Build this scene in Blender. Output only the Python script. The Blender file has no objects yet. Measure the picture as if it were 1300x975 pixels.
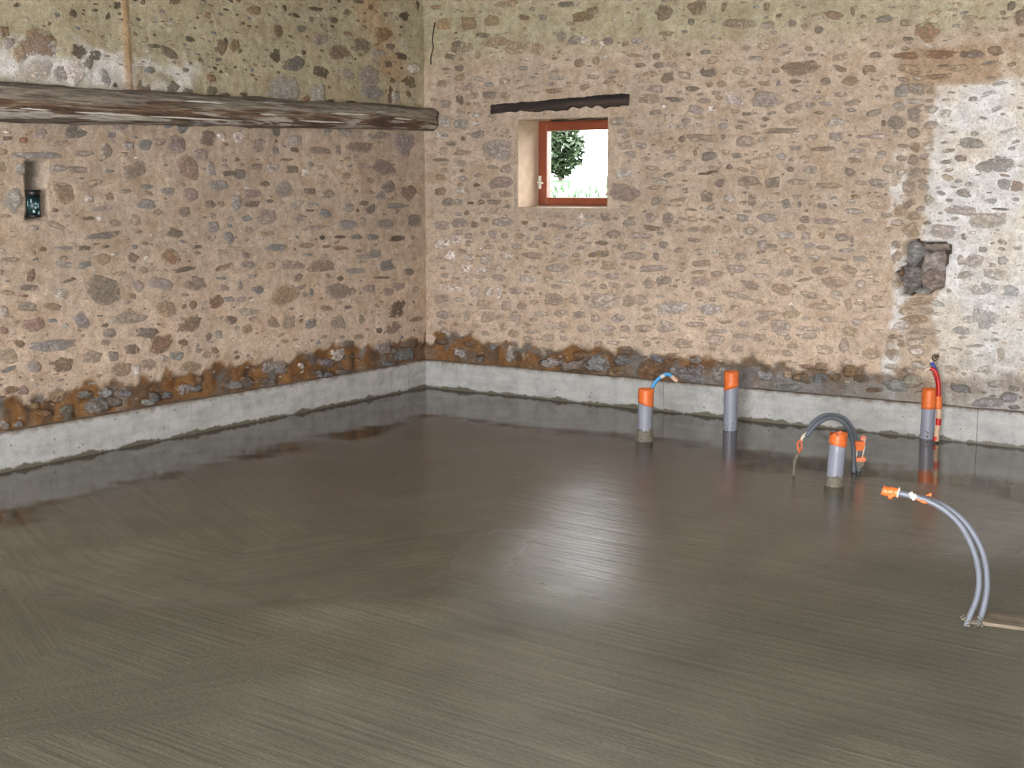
import bpy, bmesh, math, random
from math import sin, cos, pi, radians, atan, sqrt, exp
from mathutils import Vector, Matrix, noise
C = bpy.context.scene.collection
S = bpy.context.scene

# ---------------------------------------------------------------- camera
F, PITCH, YAW, EYE = 1701.0, atan(247/1701.0), radians(33.78), 1.6
CAM = Vector((6.6, -8.626, EYE))
cd = bpy.data.cameras.new('camera'); cam = bpy.data.objects.new('camera', cd); C.objects.link(cam)
cam.location = CAM
cam.rotation_euler = (pi/2-PITCH, 0, YAW)
cd.sensor_width = 36; cd.lens = 36*F/1300; cd.clip_start = .05
S.camera = cam

# ---------------------------------------------------------------- world, lights, exposure
w = bpy.data.worlds.new('world'); S.world = w; w.use_nodes = True
wn = w.node_tree.nodes; wn['Background'].inputs[0].default_value = (.94, .97, 1, 1)
wn['Background'].inputs[1].default_value = 19.0
def area(name, loc, rot, sx, sy, power, col):
    l = bpy.data.lights.new(name, 'AREA'); l.shape = 'RECTANGLE'; l.size = sx; l.size_y = sy
    l.energy = power; l.color = col
    o = bpy.data.objects.new(name, l); C.objects.link(o); o.location = loc; o.rotation_euler = rot
    return o
# daylight from an assumed, unseen barn doorway behind the camera, placed to light the left wall, and the camera's own flash
area('assumed_doorway_light', (6.7, -12.85, 1.45), (radians(90), 0, 0), 4.4, 2.6, 720, (.95, .965, 1.0))
area('camera_flash', (CAM.x+.03, CAM.y-.02, EYE+.08), (pi/2-PITCH+radians(1), 0, YAW), .06, .04, 190, (.97, .98, 1.0))
S.view_settings.view_transform = 'Standard'; S.view_settings.look = 'None'
S.view_settings.gamma = 1; S.view_settings.use_curve_mapping = False
S.view_settings.exposure = 0.0
S.cycles.max_bounces = 8; S.cycles.diffuse_bounces = 4

# ---------------------------------------------------------------- helpers
def ray(px, py):
    x = (px-650)/F; y = -(py-487.5)/F
    d = Vector((x, cos(PITCH)+y*sin(PITCH), -sin(PITCH)+y*cos(PITCH)))
    return Matrix.Rotation(YAW, 3, 'Z') @ d
def on_left(px, py, x=-.04):
    d = ray(px, py); return CAM+d*((x-CAM.x)/d.x)
def on_back(px, py, y=.04):
    d = ray(px, py); return CAM+d*((y-CAM.y)/d.y)
def on_floor(px, py, z=0):
    d = ray(px, py); return CAM+d*((z-CAM.z)/d.z)
def lin(c):
    return tuple(((v/255+.055)/1.055)**2.4 if v > 10 else v/255/12.92 for v in c)
def nz(x, y, z, s=1.0): return noise.noise(Vector((x*s, y*s, z*s)))
def fb(x, y, z, s=1.0, o=4):
    return noise.fractal(Vector((x*s, y*s, z*s)), 1.0, 2.0, o)
def sm(a, b, x):
    t = max(0, min(1, (x-a)/(b-a))); return t*t*(3-2*t)
def mixc(a, b, t): return tuple(a[i]*(1-t)+b[i]*t for i in range(3))

def obj(name, me, mat=None, parent=None, smooth=True):
    if isinstance(me, bmesh.types.BMesh):
        bm = me; me = bpy.data.meshes.new(name); bm.to_mesh(me); bm.free()
    if smooth:
        me.polygons.foreach_set('use_smooth', [True]*len(me.polygons))
    o = bpy.data.objects.new(name, me); C.objects.link(o)
    if mat is not None and not me.materials: me.materials.append(mat)
    if parent is not None: o.parent = parent
    return o
def tag(o, label=None, cat=None, group=None, kind=None):
    if label: o['label'] = label
    if cat: o['category'] = cat
    if group: o['group'] = group
    if kind: o['kind'] = kind
    return o
def thing(name, loc, label, cat, group=None):
    o = bpy.data.objects.new(name, None); C.objects.link(o); o.location = loc
    o.empty_display_size = .1
    return tag(o, label, cat, group)
def local(bm, root):
    bmesh.ops.translate(bm, vec=-Vector(root.location), verts=bm.verts)
    return bm

def add_box(bm, x0, x1, y0, y1, z0, z1, bev=0):
    g = bmesh.ops.create_cube(bm, size=1)['verts']
    bmesh.ops.scale(bm, vec=(x1-x0, y1-y0, z1-z0), verts=g)
    bmesh.ops.translate(bm, vec=((x0+x1)/2, (y0+y1)/2, (z0+z1)/2), verts=g)
    if bev:
        es = list({e for v in g for e in v.link_edges})
        bmesh.ops.bevel(bm, geom=es, offset=bev, segments=2, profile=.5, affect='EDGES')
    return bm
def spline(pts, n):
    out = []
    P = [Vector(p) for p in pts]; P = [P[0]*2-P[1]]+P+[P[-1]*2-P[-2]]
    for i in range(1, len(P)-2):
        a, b, c, d = P[i-1:i+3]
        for k in range(n):
            t = k/n
            out.append(.5*((2*b)+(c-a)*t+(2*a-5*b+4*c-d)*t*t+(3*b-a-3*c+d)*t**3))
    out.append(P[-2]); return out
def add_tube(bm, pts, r, n=14, cap=True):
    rr = r if isinstance(r, (list, tuple)) else [r]*len(pts)
    up = Vector((0, 0, 1)); prev = None; rings = []
    for i, p in enumerate(pts):
        t = (pts[min(i+1, len(pts)-1)]-pts[max(i-1, 0)]).normalized()
        if prev is None:
            a = t.orthogonal().normalized()
        else:
            a = (prev-t*prev.dot(t)).normalized()
        prev = a; b = t.cross(a)
        rings.append([bm.verts.new(p+(a*cos(2*pi*k/n)+b*sin(2*pi*k/n))*rr[i]) for k in range(n)])
    for A, B in zip(rings, rings[1:]):
        for k in range(n):
            bm.faces.new((A[k], A[(k+1) % n], B[(k+1) % n], B[k]))
    if cap:
        bm.faces.new(rings[0][::-1]); bm.faces.new(rings[-1])
    return bm

# ---------------------------------------------------------------- materials
def nt(name):
    m = bpy.data.materials.new(name); m.use_nodes = True
    t = m.node_tree; b = t.nodes['Principled BSDF']
    return m, t, b
def N(t, typ, **kw):
    n = t.nodes.new(typ)
    for k, v in kw.items():
        if k.startswith('i_'):
            k2 = k[2:]; n.inputs[int(k2) if k2.isdigit() else k2.replace('_', ' ')].default_value = v
        else: setattr(n, k, v)
    return n
def ramp(t, fac, stops):
    r = t.nodes.new('ShaderNodeValToRGB'); cr = r.color_ramp
    while len(cr.elements) < len(stops): cr.elements.new(.5)
    for e, (p, c) in zip(cr.elements, stops):
        e.position = p; e.color = (*c, 1) if len(c) == 3 else c
    t.links.new(fac, r.inputs[0]); return r.outputs[0]
def mixn(t, fac, a, b, mode='MIX'):
    m = t.nodes.new('ShaderNodeMix'); m.data_type = 'RGBA'; m.blend_type = mode
    for s, v in ((0, fac), (6, a), (7, b)):
        if isinstance(v, (int, float)): m.inputs[s].default_value = v
        elif isinstance(v, tuple): m.inputs[s].default_value = (*v, 1)
        else: t.links.new(v, m.inputs[s])
    return m.outputs[2]
def mth(t, op, a, b=0.0, c=None, clamp=False):
    m = t.nodes.new('ShaderNodeMath'); m.operation = op; m.use_clamp = clamp
    for s, v in enumerate((a, b) if c is None else (a, b, c)):
        if isinstance(v, (int, float)): m.inputs[s].default_value = v
        else: t.links.new(v, m.inputs[s])
    return m.outputs[0]
def pos(t, scale=(1, 1, 1), rot=(0, 0, 0)):
    g = t.nodes.new('ShaderNodeNewGeometry'); mp = t.nodes.new('ShaderNodeMapping')
    mp.inputs['Scale'].default_value = scale; mp.inputs['Rotation'].default_value = rot
    t.links.new(g.outputs['Position'], mp.inputs[0]); return mp.outputs[0]
def noi(t, vec, scale, detail=4, rough=.55, dist=0):
    n = N(t, 'ShaderNodeTexNoise', i_Scale=scale, i_Detail=detail, i_Roughness=rough, i_Distortion=dist)
    t.links.new(vec, n.inputs['Vector']); return n.outputs[0]
def bump(t, b, h, strength, dist):
    n = N(t, 'ShaderNodeBump', i_Strength=strength, i_Distance=dist)
    t.links.new(h, n.inputs['Height']); t.links.new(n.outputs[0], b.inputs['Normal']); return n

def simple(name, col, rough=.6, nscale=30, var=.25, bmp=.3, bd=.004, metallic=0):
    m, t, b = nt(name); p = pos(t)
    n = noi(t, p, nscale, 5)
    dark = tuple(v*(1-var) for v in col); light = tuple(min(1, v*(1+var)) for v in col)
    t.links.new(ramp(t, n, [(.3, dark), (.7, light)]), b.inputs['Base Color'])
    b.inputs['Roughness'].default_value = rough; b.inputs['Metallic'].default_value = metallic
    if bmp: bump(t, b, n, bmp, bd)
    return m

# one masonry material: lime mortar where 'edge' is 0, stone where it is 1
def masonry():
    m, t, b = nt('masonry')
    p = pos(t)
    am = N(t, 'ShaderNodeAttribute', attribute_name='mort'); as_ = N(t, 'ShaderNodeAttribute', attribute_name='stone')
    ae = N(t, 'ShaderNodeAttribute', attribute_name='edge')
    nf = noi(t, p, 85, 6, .6); nm = noi(t, p, 22, 5, .6); ns = noi(t, pos(t, (1, 1, 1.8)), 34, 8, .74); nl = noi(t, p, 5, 4, .6)
    # mortar
    nl2 = noi(t, pos(t, (1, 1, 2.2)), 7, 5, .65, .3)
    mc = mixn(t, ramp(t, nl2, [(.40, (0, 0, 0)), (.62, (.55, .55, .55))]), am.outputs[0], mixn(t, 1.0, am.outputs[0], (1.22, 1.26, 1.33), 'MULTIPLY'))
    mc = mixn(t, ramp(t, nl, [(.5, (0, 0, 0)), (.68, (.7, .7, .7))]), mc, mixn(t, 1.0, am.outputs[0], (.88, .81, .73), 'MULTIPLY'))
    mc = mixn(t, 1.0, mc, ramp(t, nm, [(.36, (.84, .83, .82)), (.5, (1, 1, 1)), (.64, (1.12, 1.12, 1.12))]), 'MULTIPLY')
    mc = mixn(t, 1.0, mc, ramp(t, nf, [(.34, (.68, .66, .63)), (.43, (.97, .97, .97)), (.62, (1.12, 1.12, 1.12))]), 'MULTIPLY')
    # smeared small chips of stone and sand in the mortar
    vch = N(t, 'ShaderNodeTexVoronoi', i_Scale=34.0, i_Randomness=1.0)
    pst = pos(t, (1, 1, 1.9)); 
    dv = N(t, 'ShaderNodeVectorMath', operation='ADD'); t.links.new(pst, dv.inputs[0])
    nv = N(t, 'ShaderNodeTexNoise', i_Scale=18.0, i_Detail=4.0); t.links.new(p, nv.inputs['Vector'])
    sc = N(t, 'ShaderNodeVectorMath', operation='SCALE'); t.links.new(nv.outputs[1], sc.inputs[0]); sc.inputs['Scale'].default_value = .06
    t.links.new(sc.outputs[0], dv.inputs[1]); t.links.new(dv.outputs[0], vch.inputs['Vector'])
    sep = N(t, 'ShaderNodeSeparateColor'); t.links.new(vch.outputs['Color'], sep.inputs[0])
    pick = mth(t, 'GREATER_THAN', sep.outputs[0], .70)
    near = mth(t, 'LESS_THAN', vch.outputs['Distance'], .33)
    chip = mth(t, 'MULTIPLY', pick, near)
    chip = mth(t, 'MULTIPLY', chip, mth(t, 'GREATER_THAN', nm, .5))
    cc = ramp(t, sep.outputs[1], [(0, lin((105, 90, 76))), (.35, lin((128, 118, 112))), (.7, lin((140, 122, 112))), (1, lin((185, 172, 162)))])
    mc = mixn(t, mth(t, 'MULTIPLY', chip, .55), mc, cc)
    # stone
    sc_ = mixn(t, 1.0, as_.outputs[0], ramp(t, ns, [(.36, (.58, .57, .57)), (.48, (.95, .95, .95)), (.56, (1.2, 1.2, 1.2)), (.61, (1.7, 1.68, 1.66)), (.66, (2.3, 2.2, 2.15))]), 'MULTIPLY')
    sc_ = mixn(t, 1.0, sc_, ramp(t, nm, [(.38, (.78, .77, .78)), (.62, (1.2, 1.17, 1.12))]), 'MULTIPLY')
    e = mth(t, 'ADD', ae.outputs['Fac'], mth(t, 'MULTIPLY', mth(t, 'SUBTRACT', ns, .5), 2.8))
    e = mth(t, 'ADD', e, mth(t, 'MULTIPLY', mth(t, 'SUBTRACT', nm, .5), 3.2))
    mr = N(t, 'ShaderNodeMapRange', i_1=.36, i_2=.66); t.links.new(e, mr.inputs[0])
    fac = mth(t, 'MULTIPLY', mr.outputs[0], mth(t, 'GREATER_THAN', ae.outputs['Fac'], .02))
    fac = mth(t, 'MULTIPLY', fac, .86)
    t.links.new(mixn(t, fac, mc, sc_), b.inputs['Base Color'])
    b.inputs['Roughness'].default_value = .88; b.inputs['Specular IOR Level'].default_value = .25
    h = mth(t, 'ADD', mth(t, 'MULTIPLY', nf, .35), mth(t, 'MULTIPLY', nm, .65))
    h = mth(t, 'ADD', h, mth(t, 'MULTIPLY', fac, .35))
    bump(t, b, h, .75, .012)
    return m
M = {}
M['masonry'] = masonry()

def kerb_mat():
    m, t, b = nt('kerb_concrete'); p = pos(t)
    n1 = noi(t, p, 9, 5, .6); n2 = noi(t, p, 60, 5, .65); n3 = noi(t, pos(t, (1, 1, 6)), 3.5, 4)
    c = ramp(t, n1, [(.25, lin((152, 151, 147))), (.5, lin((178, 177, 173))), (.75, lin((192, 191, 187)))])
    c = mixn(t, 1, c, ramp(t, n2, [(.27, (.62, .62, .62)), (.4, (.97, .97, .97)), (.7, (1.06, 1.06, 1.06))]), 'MULTIPLY')
    c = mixn(t, 1, c, ramp(t, n3, [(.3, (.86, .86, .85)), (.6, (1.03, 1.03, 1.03))]), 'MULTIPLY')
    # pinholes
    v = N(t, 'ShaderNodeTexVoronoi', i_Scale=16.0); t.links.new(p, v.inputs['Vector'])
    sp = N(t, 'ShaderNodeSeparateColor'); t.links.new(v.outputs['Color'], sp.inputs[0])
    hole = mth(t, 'MULTIPLY', mth(t, 'LESS_THAN', v.outputs['Distance'], .12), mth(t, 'GREATER_THAN', sp.outputs[0], .62))
    c = mixn(t, mth(t, 'MULTIPLY', hole, .6), c, lin((80, 76, 70)))
    # wet splashed cement along the foot and earth along the top
    g = N(t, 'ShaderNodeNewGeometry'); s = N(t, 'ShaderNodeSeparateXYZ'); t.links.new(g.outputs['Position'], s.inputs[0])
    nw = noi(t, pos(t, (1, 1, .15)), 4.5, 5, .65)
    hz = mth(t, 'ADD', .005, mth(t, 'MULTIPLY', mth(t, 'SUBTRACT', nw, .40), .13))
    wet = N(t, 'ShaderNodeMapRange', i_1=.006, i_2=-.006)
    t.links.new(mth(t, 'SUBTRACT', s.outputs[2], hz), wet.inputs[0])
    c = mixn(t, wet.outputs[0], c, lin((98, 93, 80)))
    nd = noi(t, p, 14, 5, .6)
    td = N(t, 'ShaderNodeMapRange', i_1=.20, i_2=.225)
    t.links.new(mth(t, 'ADD', s.outputs[2], mth(t, 'MULTIPLY', mth(t, 'SUBTRACT', nd, .5), .10)), td.inputs[0])
    c = mixn(t, mth(t, 'MULTIPLY', td.outputs[0], .75), c, lin((118, 100, 80)))
    t.links.new(c, b.inputs['Base Color'])
    t.links.new(mth(t, 'SUBTRACT', .8, mth(t, 'MULTIPLY', wet.outputs[0], .4)), b.inputs['Roughness'])
    bump(t, b, mth(t, 'ADD', n2, n1), .4, .006)
    return m
M['kerb'] = kerb_mat()

def floor_mat():
    m, t, b = nt('wet_screed')
    p = pos(t)
    ad = N(t, 'ShaderNodeAttribute', attribute_name='dry')   # 0 standing water, 1 matt trowelled cement
    ac = N(t, 'ShaderNodeAttribute', attribute_name='tint')
    n1 = noi(t, p, 2.2, 5, .6); n2 = noi(t, p, 45, 5, .65)
    def strokes(rot, s):
        g = t.nodes.new('ShaderNodeNewGeometry'); mp = N(t, 'ShaderNodeMapping', vector_type='TEXTURE')
        mp.inputs['Rotation'].default_value = (0, 0, rot); mp.inputs['Scale'].default_value = (1/.9, 1/26, 1)
        t.links.new(g.outputs['Position'], mp.inputs[0])
        return noi(t, mp.outputs[0], s, 5, .62, .25)
    sA = strokes(radians(-3), 1.0); sB = strokes(radians(62), .9); sC = strokes(radians(-26), 1.1)
    v = N(t, 'ShaderNodeTexVoronoi', i_Scale=.75); 
    dv = N(t, 'ShaderNodeVectorMath', operation='ADD'); t.links.new(p, dv.inputs[0])
    nv = N(t, 'ShaderNodeTexNoise', i_Scale=1.3, i_Detail=3.0); t.links.new(p, nv.inputs['Vector'])
    t.links.new(nv.outputs[1], dv.inputs[1]); t.links.new(dv.outputs[0], v.inputs['Vector'])
    sp = N(t, 'ShaderNodeSeparateColor'); t.links.new(v.outputs['Color'], sp.inputs[0])
    ax = N(t, 'ShaderNodeAttribute', attribute_name='side')   # 1 on the side where strokes run along the far wall
    k1 = mth(t, 'MULTIPLY', mth(t, 'GREATER_THAN', sp.outputs[0], .5), mth(t, 'SUBTRACT', 1.0, ax.outputs['Fac']))
    k2 = mth(t, 'MULTIPLY', mth(t, 'GREATER_THAN', sp.outputs[1], .6), mth(t, 'SUBTRACT', 1.0, ax.outputs['Fac']))
    def lerp(a, bb, f): return mth(t, 'ADD', mth(t, 'MULTIPLY', a, mth(t, 'SUBTRACT', 1.0, f)), mth(t, 'MULTIPLY', bb, f))
    st = lerp(lerp(sA, sB, k1), sC, k2)
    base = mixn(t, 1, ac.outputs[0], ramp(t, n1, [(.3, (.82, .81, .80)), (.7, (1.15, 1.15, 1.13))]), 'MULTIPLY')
    base = mixn(t, 1, base, ramp(t, st, [(.36, (.86, .86, .85)), (.5, (1, 1, 1)), (.66, (1.13, 1.13, 1.12))]), 'MULTIPLY')
    base = mixn(t, 1, base, ramp(t, n2, [(.3, (.86, .86, .86)), (.7, (1.1, 1.1, 1.1))]), 'MULTIPLY')
    t.links.new(base, b.inputs['Base Color'])
    r = mth(t, 'MULTIPLY', ad.outputs['Fac'], .50)
    r = mth(t, 'ADD', r, mth(t, 'MULTIPLY', mth(t, 'SUBTRACT', n1, .5), .18))
    t.links.new(mth(t, 'MAXIMUM', r, mth(t, 'MULTIPLY_ADD', ad.outputs['Fac'], .28, .045)), b.inputs['Roughness'])
    b.inputs['IOR'].default_value = 1.36
    fine = noi(t, pos(t, (1, 2.4, 1)), 48, 4)
    h = mth(t, 'ADD', mth(t, 'MULTIPLY', st, .8), mth(t, 'MULTIPLY', fine, .34))
    bn = bump(t, b, h, 1.0, .012)
    t.links.new(mth(t, 'MULTIPLY_ADD', mth(t, 'MINIMUM', mth(t, 'MULTIPLY', ad.outputs['Fac'], 2.4), 1.0), .5, .025), bn.inputs['Strength'])
    return m
M['floor'] = floor_mat()

def timber(name, stops, long_axis, fine=1.0):
    m, t, b = nt(name)
    sc = [14, 14, 14]; sc[long_axis] = .8
    p = pos(t, tuple(sc)); n = noi(t, p, fine, 7, .62, .6)
    n2 = noi(t, pos(t, tuple(30 if i != long_axis else 3 for i in range(3))), 1.5, 5)
    c = ramp(t, n, stops); c = mixn(t, 1, c, ramp(t, n2, [(.25, (.6, .6, .6)), (.6, (1.1, 1.1, 1.1))]), 'MULTIPLY')
    t.links.new(c, b.inputs['Base Color']); b.inputs['Roughness'].default_value = .85
    bump(t, b, mth(t, 'ADD', n, mth(t, 'MULTIPLY', n2, .6)), .8, .012)
    return m
def beam_mat():
    m, t, b = nt('limewashed_timber')
    at_ = N(t, 'ShaderNodeAttribute', attribute_name='high')
    n1 = noi(t, pos(t, (9, 1.0, 22)), 1.6, 7, .65, .5); n2 = noi(t, pos(t, (10, 2.4, 30)), 1.0, 6, .6, .4); n3 = noi(t, pos(t, (40, 5, 60)), 1.5, 5)
    grey = ramp(t, n1, [(.38, lin((92, 84, 75))), (.5, lin((128, 118, 106))), (.62, lin((150, 139, 125)))])
    brown = ramp(t, n2, [(.38, lin((76, 58, 46))), (.5, lin((106, 82, 62))), (.6, lin((128, 106, 84)))])
    v = mth(t, 'ADD', at_.outputs['Fac'], mth(t, 'MULTIPLY', mth(t, 'SUBTRACT', n1, .5), 3.6))
    lo = N(t, 'ShaderNodeMapRange', i_1=.15, i_2=-.05); t.links.new(v, lo.inputs[0])
    lo2 = N(t, 'ShaderNodeMapRange', i_1=-.95, i_2=-.75); t.links.new(v, lo2.inputs[0])
    c = mixn(t, mth(t, 'MULTIPLY', lo.outputs[0], lo2.outputs[0]), grey, brown)
    v2 = mth(t, 'ADD', at_.outputs['Fac'], .62)
    band = mth(t, 'SUBTRACT', 1.0, mth(t, 'MULTIPLY', mth(t, 'ABSOLUTE', v2), 1.7), clamp=True)
    wf = N(t, 'ShaderNodeMapRange', i_1=.60, i_2=.66); t.links.new(mth(t, 'ADD', n2, mth(t, 'MULTIPLY', band, .15)), wf.inputs[0])
    c = mixn(t, mth(t, 'MULTIPLY', wf.outputs[0], .85), c, lin((176, 168, 158)))
    c = mixn(t, 1, c, ramp(t, n3, [(.36, (.6, .6, .6)), (.5, (1, 1, 1)), (.65, (1.2, 1.2, 1.2))]), 'MULTIPLY')
    t.links.new(c, b.inputs['Base Color']); b.inputs['Roughness'].default_value = .85
    bump(t, b, mth(t, 'ADD', mth(t, 'ADD', n1, n3), mth(t, 'MULTIPLY', wf.outputs[0], .3)), .8, .012)
    return m
M['beam'] = beam_mat()
M['lintel'] = timber('blackened_timber', [(.3, lin((22, 18, 16))), (.55, lin((48, 38, 32))), (.75, lin((88, 72, 60)))], 0)
M['window_wood'] = simple('red_stained_wood', lin((124, 62, 38)), .4, 12, .18, .15, .002)
M['reveal'] = simple('smooth_lime_render', lin((178, 156, 134)), .85, 14, .10, .4, .008)
M['white_plaster'] = simple('white_filler', lin((210, 204, 195)), .85, 40, .12, .5, .006)
M['metal'] = simple('pale_metal', lin((205, 202, 185)), .35, 20, .1, 0)
M['pvc'] = simple('grey_plastic_pipe', lin((138, 140, 152)), .38, 8, .07, .1, .001)
M['orange'] = simple('orange_tape', lin((222, 112, 52)), .42, 34, .14, .5, .004)
M['tapewhite'] = simple('pale_tape', lin((212, 200, 186)), .55, 30, .12, .4, .003)
M['beige'] = simple('beige_tape', lin((205, 172, 142)), .55, 30, .12, .4, .003)
M['blue'] = simple('blue_plastic', lin((58, 142, 196)), .4, 20, .1, .2, .001)
M['deepblue'] = simple('deep_blue_plastic', lin((48, 62, 150)), .4, 20, .1, .2, .001)
M['red'] = simple('red_plastic', lin((186, 32, 22)), .35, 20, .1, .2, .001)
M['conduit'] = simple('grey_conduit', lin((110, 114, 124)), .42, 12, .08, .15, .001)
M['conduit_dark'] = simple('slate_conduit', lin((98, 104, 112)), .45, 12, .1, .15, .001)
M['cement'] = simple('wet_cement', lin((112, 106, 92)), .6, 60, .3, .9, .01)
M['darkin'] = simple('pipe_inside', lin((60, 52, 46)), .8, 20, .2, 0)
M['copper'] = simple('copper_tape', lin((196, 104, 70)), .4, 40, .25, .5, .004)
M['plank'] = timber('muddy_plank_wood', [(.25, lin((84, 78, 66))), (.5, lin((116, 104, 88))), (.7, lin((152, 134, 114)))], 0)
M['teal'] = simple('teal_black_can', lin((16, 48, 50)), .4, 30, .6, .2, .002)
M['black'] = simple('black_plastic', lin((16, 16, 18)), .45, 30, .3, .2, .002)
M['print'] = simple('pale_print', lin((150, 180, 182)), .5, 60, .2, 0)
M['ceiling'] = simple('dark_roof_boards', lin((92, 80, 66)), .9, 6, .3, .5, .01)
M['rough_wall'] = simple('plain_lime_wall', lin((160, 140, 118)), .9, 9, .3, .6, .02)
def glass_mat():
    m, t, b = nt('window_glass')
    b.inputs['Base Color'].default_value = (1, 1, 1, 1); b.inputs['Roughness'].default_value = 0
    b.inputs['Transmission Weight'].default_value = 1; b.inputs['IOR'].default_value = 1.05
    return m
M['glass'] = glass_mat()
M['grass'] = simple('meadow_grass', (.025, .064, .018), .8, 18, .45, 1, .03)
M['leaf'] = simple('shrub_leaf', (.020, .036, .012), .6, 9, .5, 0)
M['bark'] = simple('bark', (.10, .07, .05), .9, 20, .4, .5, .01)

# ---------------------------------------------------------------- wall surfaces
# s runs along the wall: y on the left wall (negative towards us), x on the back wall
WIN = (.868, 1.650, 1.465, 2.125)
HOLLOW = dict(); NICHE = dict()
def poly_in(poly, x, y):
    c = False; j = len(poly)-1
    for i in range(len(poly)):
        xi, yi = poly[i]; xj, yj = poly[j]
        if (yi > y) != (yj > y) and x < (xj-xi)*(y-yi)/(yj-yi)+xi: c = not c
        j = i
    return c
def T(ox, oy, pts, k=13/3): return [(ox+x/k, oy+y/k) for x, y in pts]
hp = [(q.x, q.z) for q in (on_back(*p) for p in T(1000, 200, [(640, 470), (690, 452), (760, 470), (860, 466), (905, 492), (880, 560), (865, 620), (862, 715), (800, 735), (770, 752), (615, 757), (612, 690), (580, 665), (600, 610), (628, 560)]))]
np_ = [(q.y, q.z) for q in (on_left(*p) for p in [(33, 204), (59, 206), (60, 277), (35, 278)])]

LIME = lin((160, 150, 124)); TAN = lin((168, 150, 131)); PINK = lin((196, 174, 153)); EARTH = lin((128, 92, 56)); EARTH2 = lin((92, 74, 58))
WHITE = lin((206, 202, 197)); WARMW = lin((194, 184, 170)); GREY = lin((128, 122, 114)); OCH = lin((158, 122, 84))
def mort(side, s, z):
    n = fb(s, z, 3.1 if side else 7.7, 2.3, 4); n2 = fb(s, z, 11.3, 9, 3)
    if side == 0:
        c = mixc(TAN, PINK, sm(1.35, .55, z+n*.25)*.75)
        c = mixc(c, LIME, sm(1.95, 2.35, z+n*.12))
        # limewash patches just above the beam
        a = sm(2.45, 2.38, z+n2*.12)*sm(2.1, 2.3, z)*(sm(-3.75, -3.55, s+n*.2)*sm(-2.35, -2.5, s+n*.2)+sm(-3.5, -3.8, s))
        a *= sm(-.35, .1, n2*.7+n*.7+.3)
        c = mixc(c, WHITE, min(1, a)*.8)
        # ochre mortar run down a vertical joint
        sv = on_left(161, 60).y
        d = abs(s-sv+.01*n2)
        if z > 2.15: c = mixc(c, OCH, .65*sm(.035, .02, d))
        c = mixc(c, mixc(c, lin((150, 112, 78)), .5), sm(.05, .5, n)*sm(-1.6, -.3, s)*sm(2.1, 2.3, z))
        if -3.8 < s < -3.5 and 1.4 < z < 1.8 and poly_in(np_, s, z): c = lin((112, 103, 94))
        strip = sm(.425, .385, z+n2*.06+n*.03)
    else:
        c = mixc(TAN, PINK, sm(1.5, .6, z+n*.3)*.9)
        c = mixc(c, mixc(TAN, PINK, .25), .3)
        c = mixc(c, LIME, sm(2.50, 2.75, z+n*.12))
        # the blocked doorway on the right: rubble joint, white plaster beyond
        e = s+n2*.02+ .03*sin(z*5)
        col_ = sm(3.76, 3.79, e)*sm(2.48, 2.42, z)
        c = mixc(c, lin((176, 158, 138)), col_*.85)
        c = mixc(c, WHITE, col_*sm(3.90, 3.86, e)*sm(.0, .1, n2+.12)*sm(1.9, 1.7, z) * .9)
        edge = 4.02+.12*sm(1.15, .95, z)-.05*sm(2.3, 1.4, z)
        topw = 2.235+.05*sm(4.3, 4.5, s)
        wz = sm(edge-.012, edge+.012, s+n2*.04)*sm(topw+.015, topw-.015, z+n2*.03)
        lowmix = sm(.95, .35, z)
        pl = mixc(WHITE, WARMW, max(0, min(1, .35+n*1.4+lowmix*.5)))
        pl = mixc(pl, GREY, lowmix*sm(-.1, .5, n2)*.5)
        c = mixc(c, pl, wz)
        tb = sm(3.76, 3.8, e)*sm(4.45, 4.40, s+n2*.03)*sm(topw+.0, topw+.03, z)*sm(2.50, 2.47, z+n2*.02)
        c = mixc(c, lin((152, 128, 102)), tb*.8)
        strip = sm(.43, .385, z+n2*.06+n*.05)*(1-.45*sm(3.4, 4.2, s))
    # earth-stained footing
    g = fb(s, z, 21.7, 6, 3)
    ec = mixc(EARTH, EARTH2, sm(-.2, .35, n2))
    if side: ec = mixc(ec, lin((112, 98, 84)), sm(1.6, 3.2, s+g)*.75)
    ec = mixc(ec, lin((108, 106, 102)), sm(.1, .45, g)*.8)
    if side:
        ec = mixc(ec, lin((124, 122, 118)), sm(2.1, 2.8, s+g*.6)*sm(.35, .31, z+n2*.07+n*.03)*.85)
    c = mixc(c, ec, strip)
    if side and 3.7 < s < 4.3 and .85 < z < 1.4 and poly_in(hp, s, z): c = lin((66, 58, 50))  # inside of the hollow painted dark, its shade put into the mortar colour
    f = 1+.12*n+.10*n2
    return tuple(max(0, v*f) for v in c)
def disp(side, s, z):
    d = .014*nz(s, z, 5.5+side*9, 1.6)+.008*nz(s, z, 2.2, 6)+.004*nz(s, z, 9.1, 17)
    d += -.02*sm(.46, .36, z)+.012*sm(.43, .37, z)*nz(s, z, 4.4, 9)*2
    if side:
        if 3.7 < s < 4.3 and .85 < z < 1.4 and poly_in(hp, s+.008*nz(s, z, 1, 20), z+.008*nz(s, z, 7, 20)): d -= .13
        d -= .012*sm(3.78, 3.80, s)*sm(4.02, 4.0, s)*sm(2.5, 2.45, z)
    else:
        if poly_in(np_, s, z): d -= .13
        if z > 2.15:
            d += .012*sm(.035, .01, abs(s-on_left(161, 60).y))
    return d
def P3(side, s, z, d):
    return Vector((-.04+d, s, z)) if side == 0 else Vector((s, .04-d, z))

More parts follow.
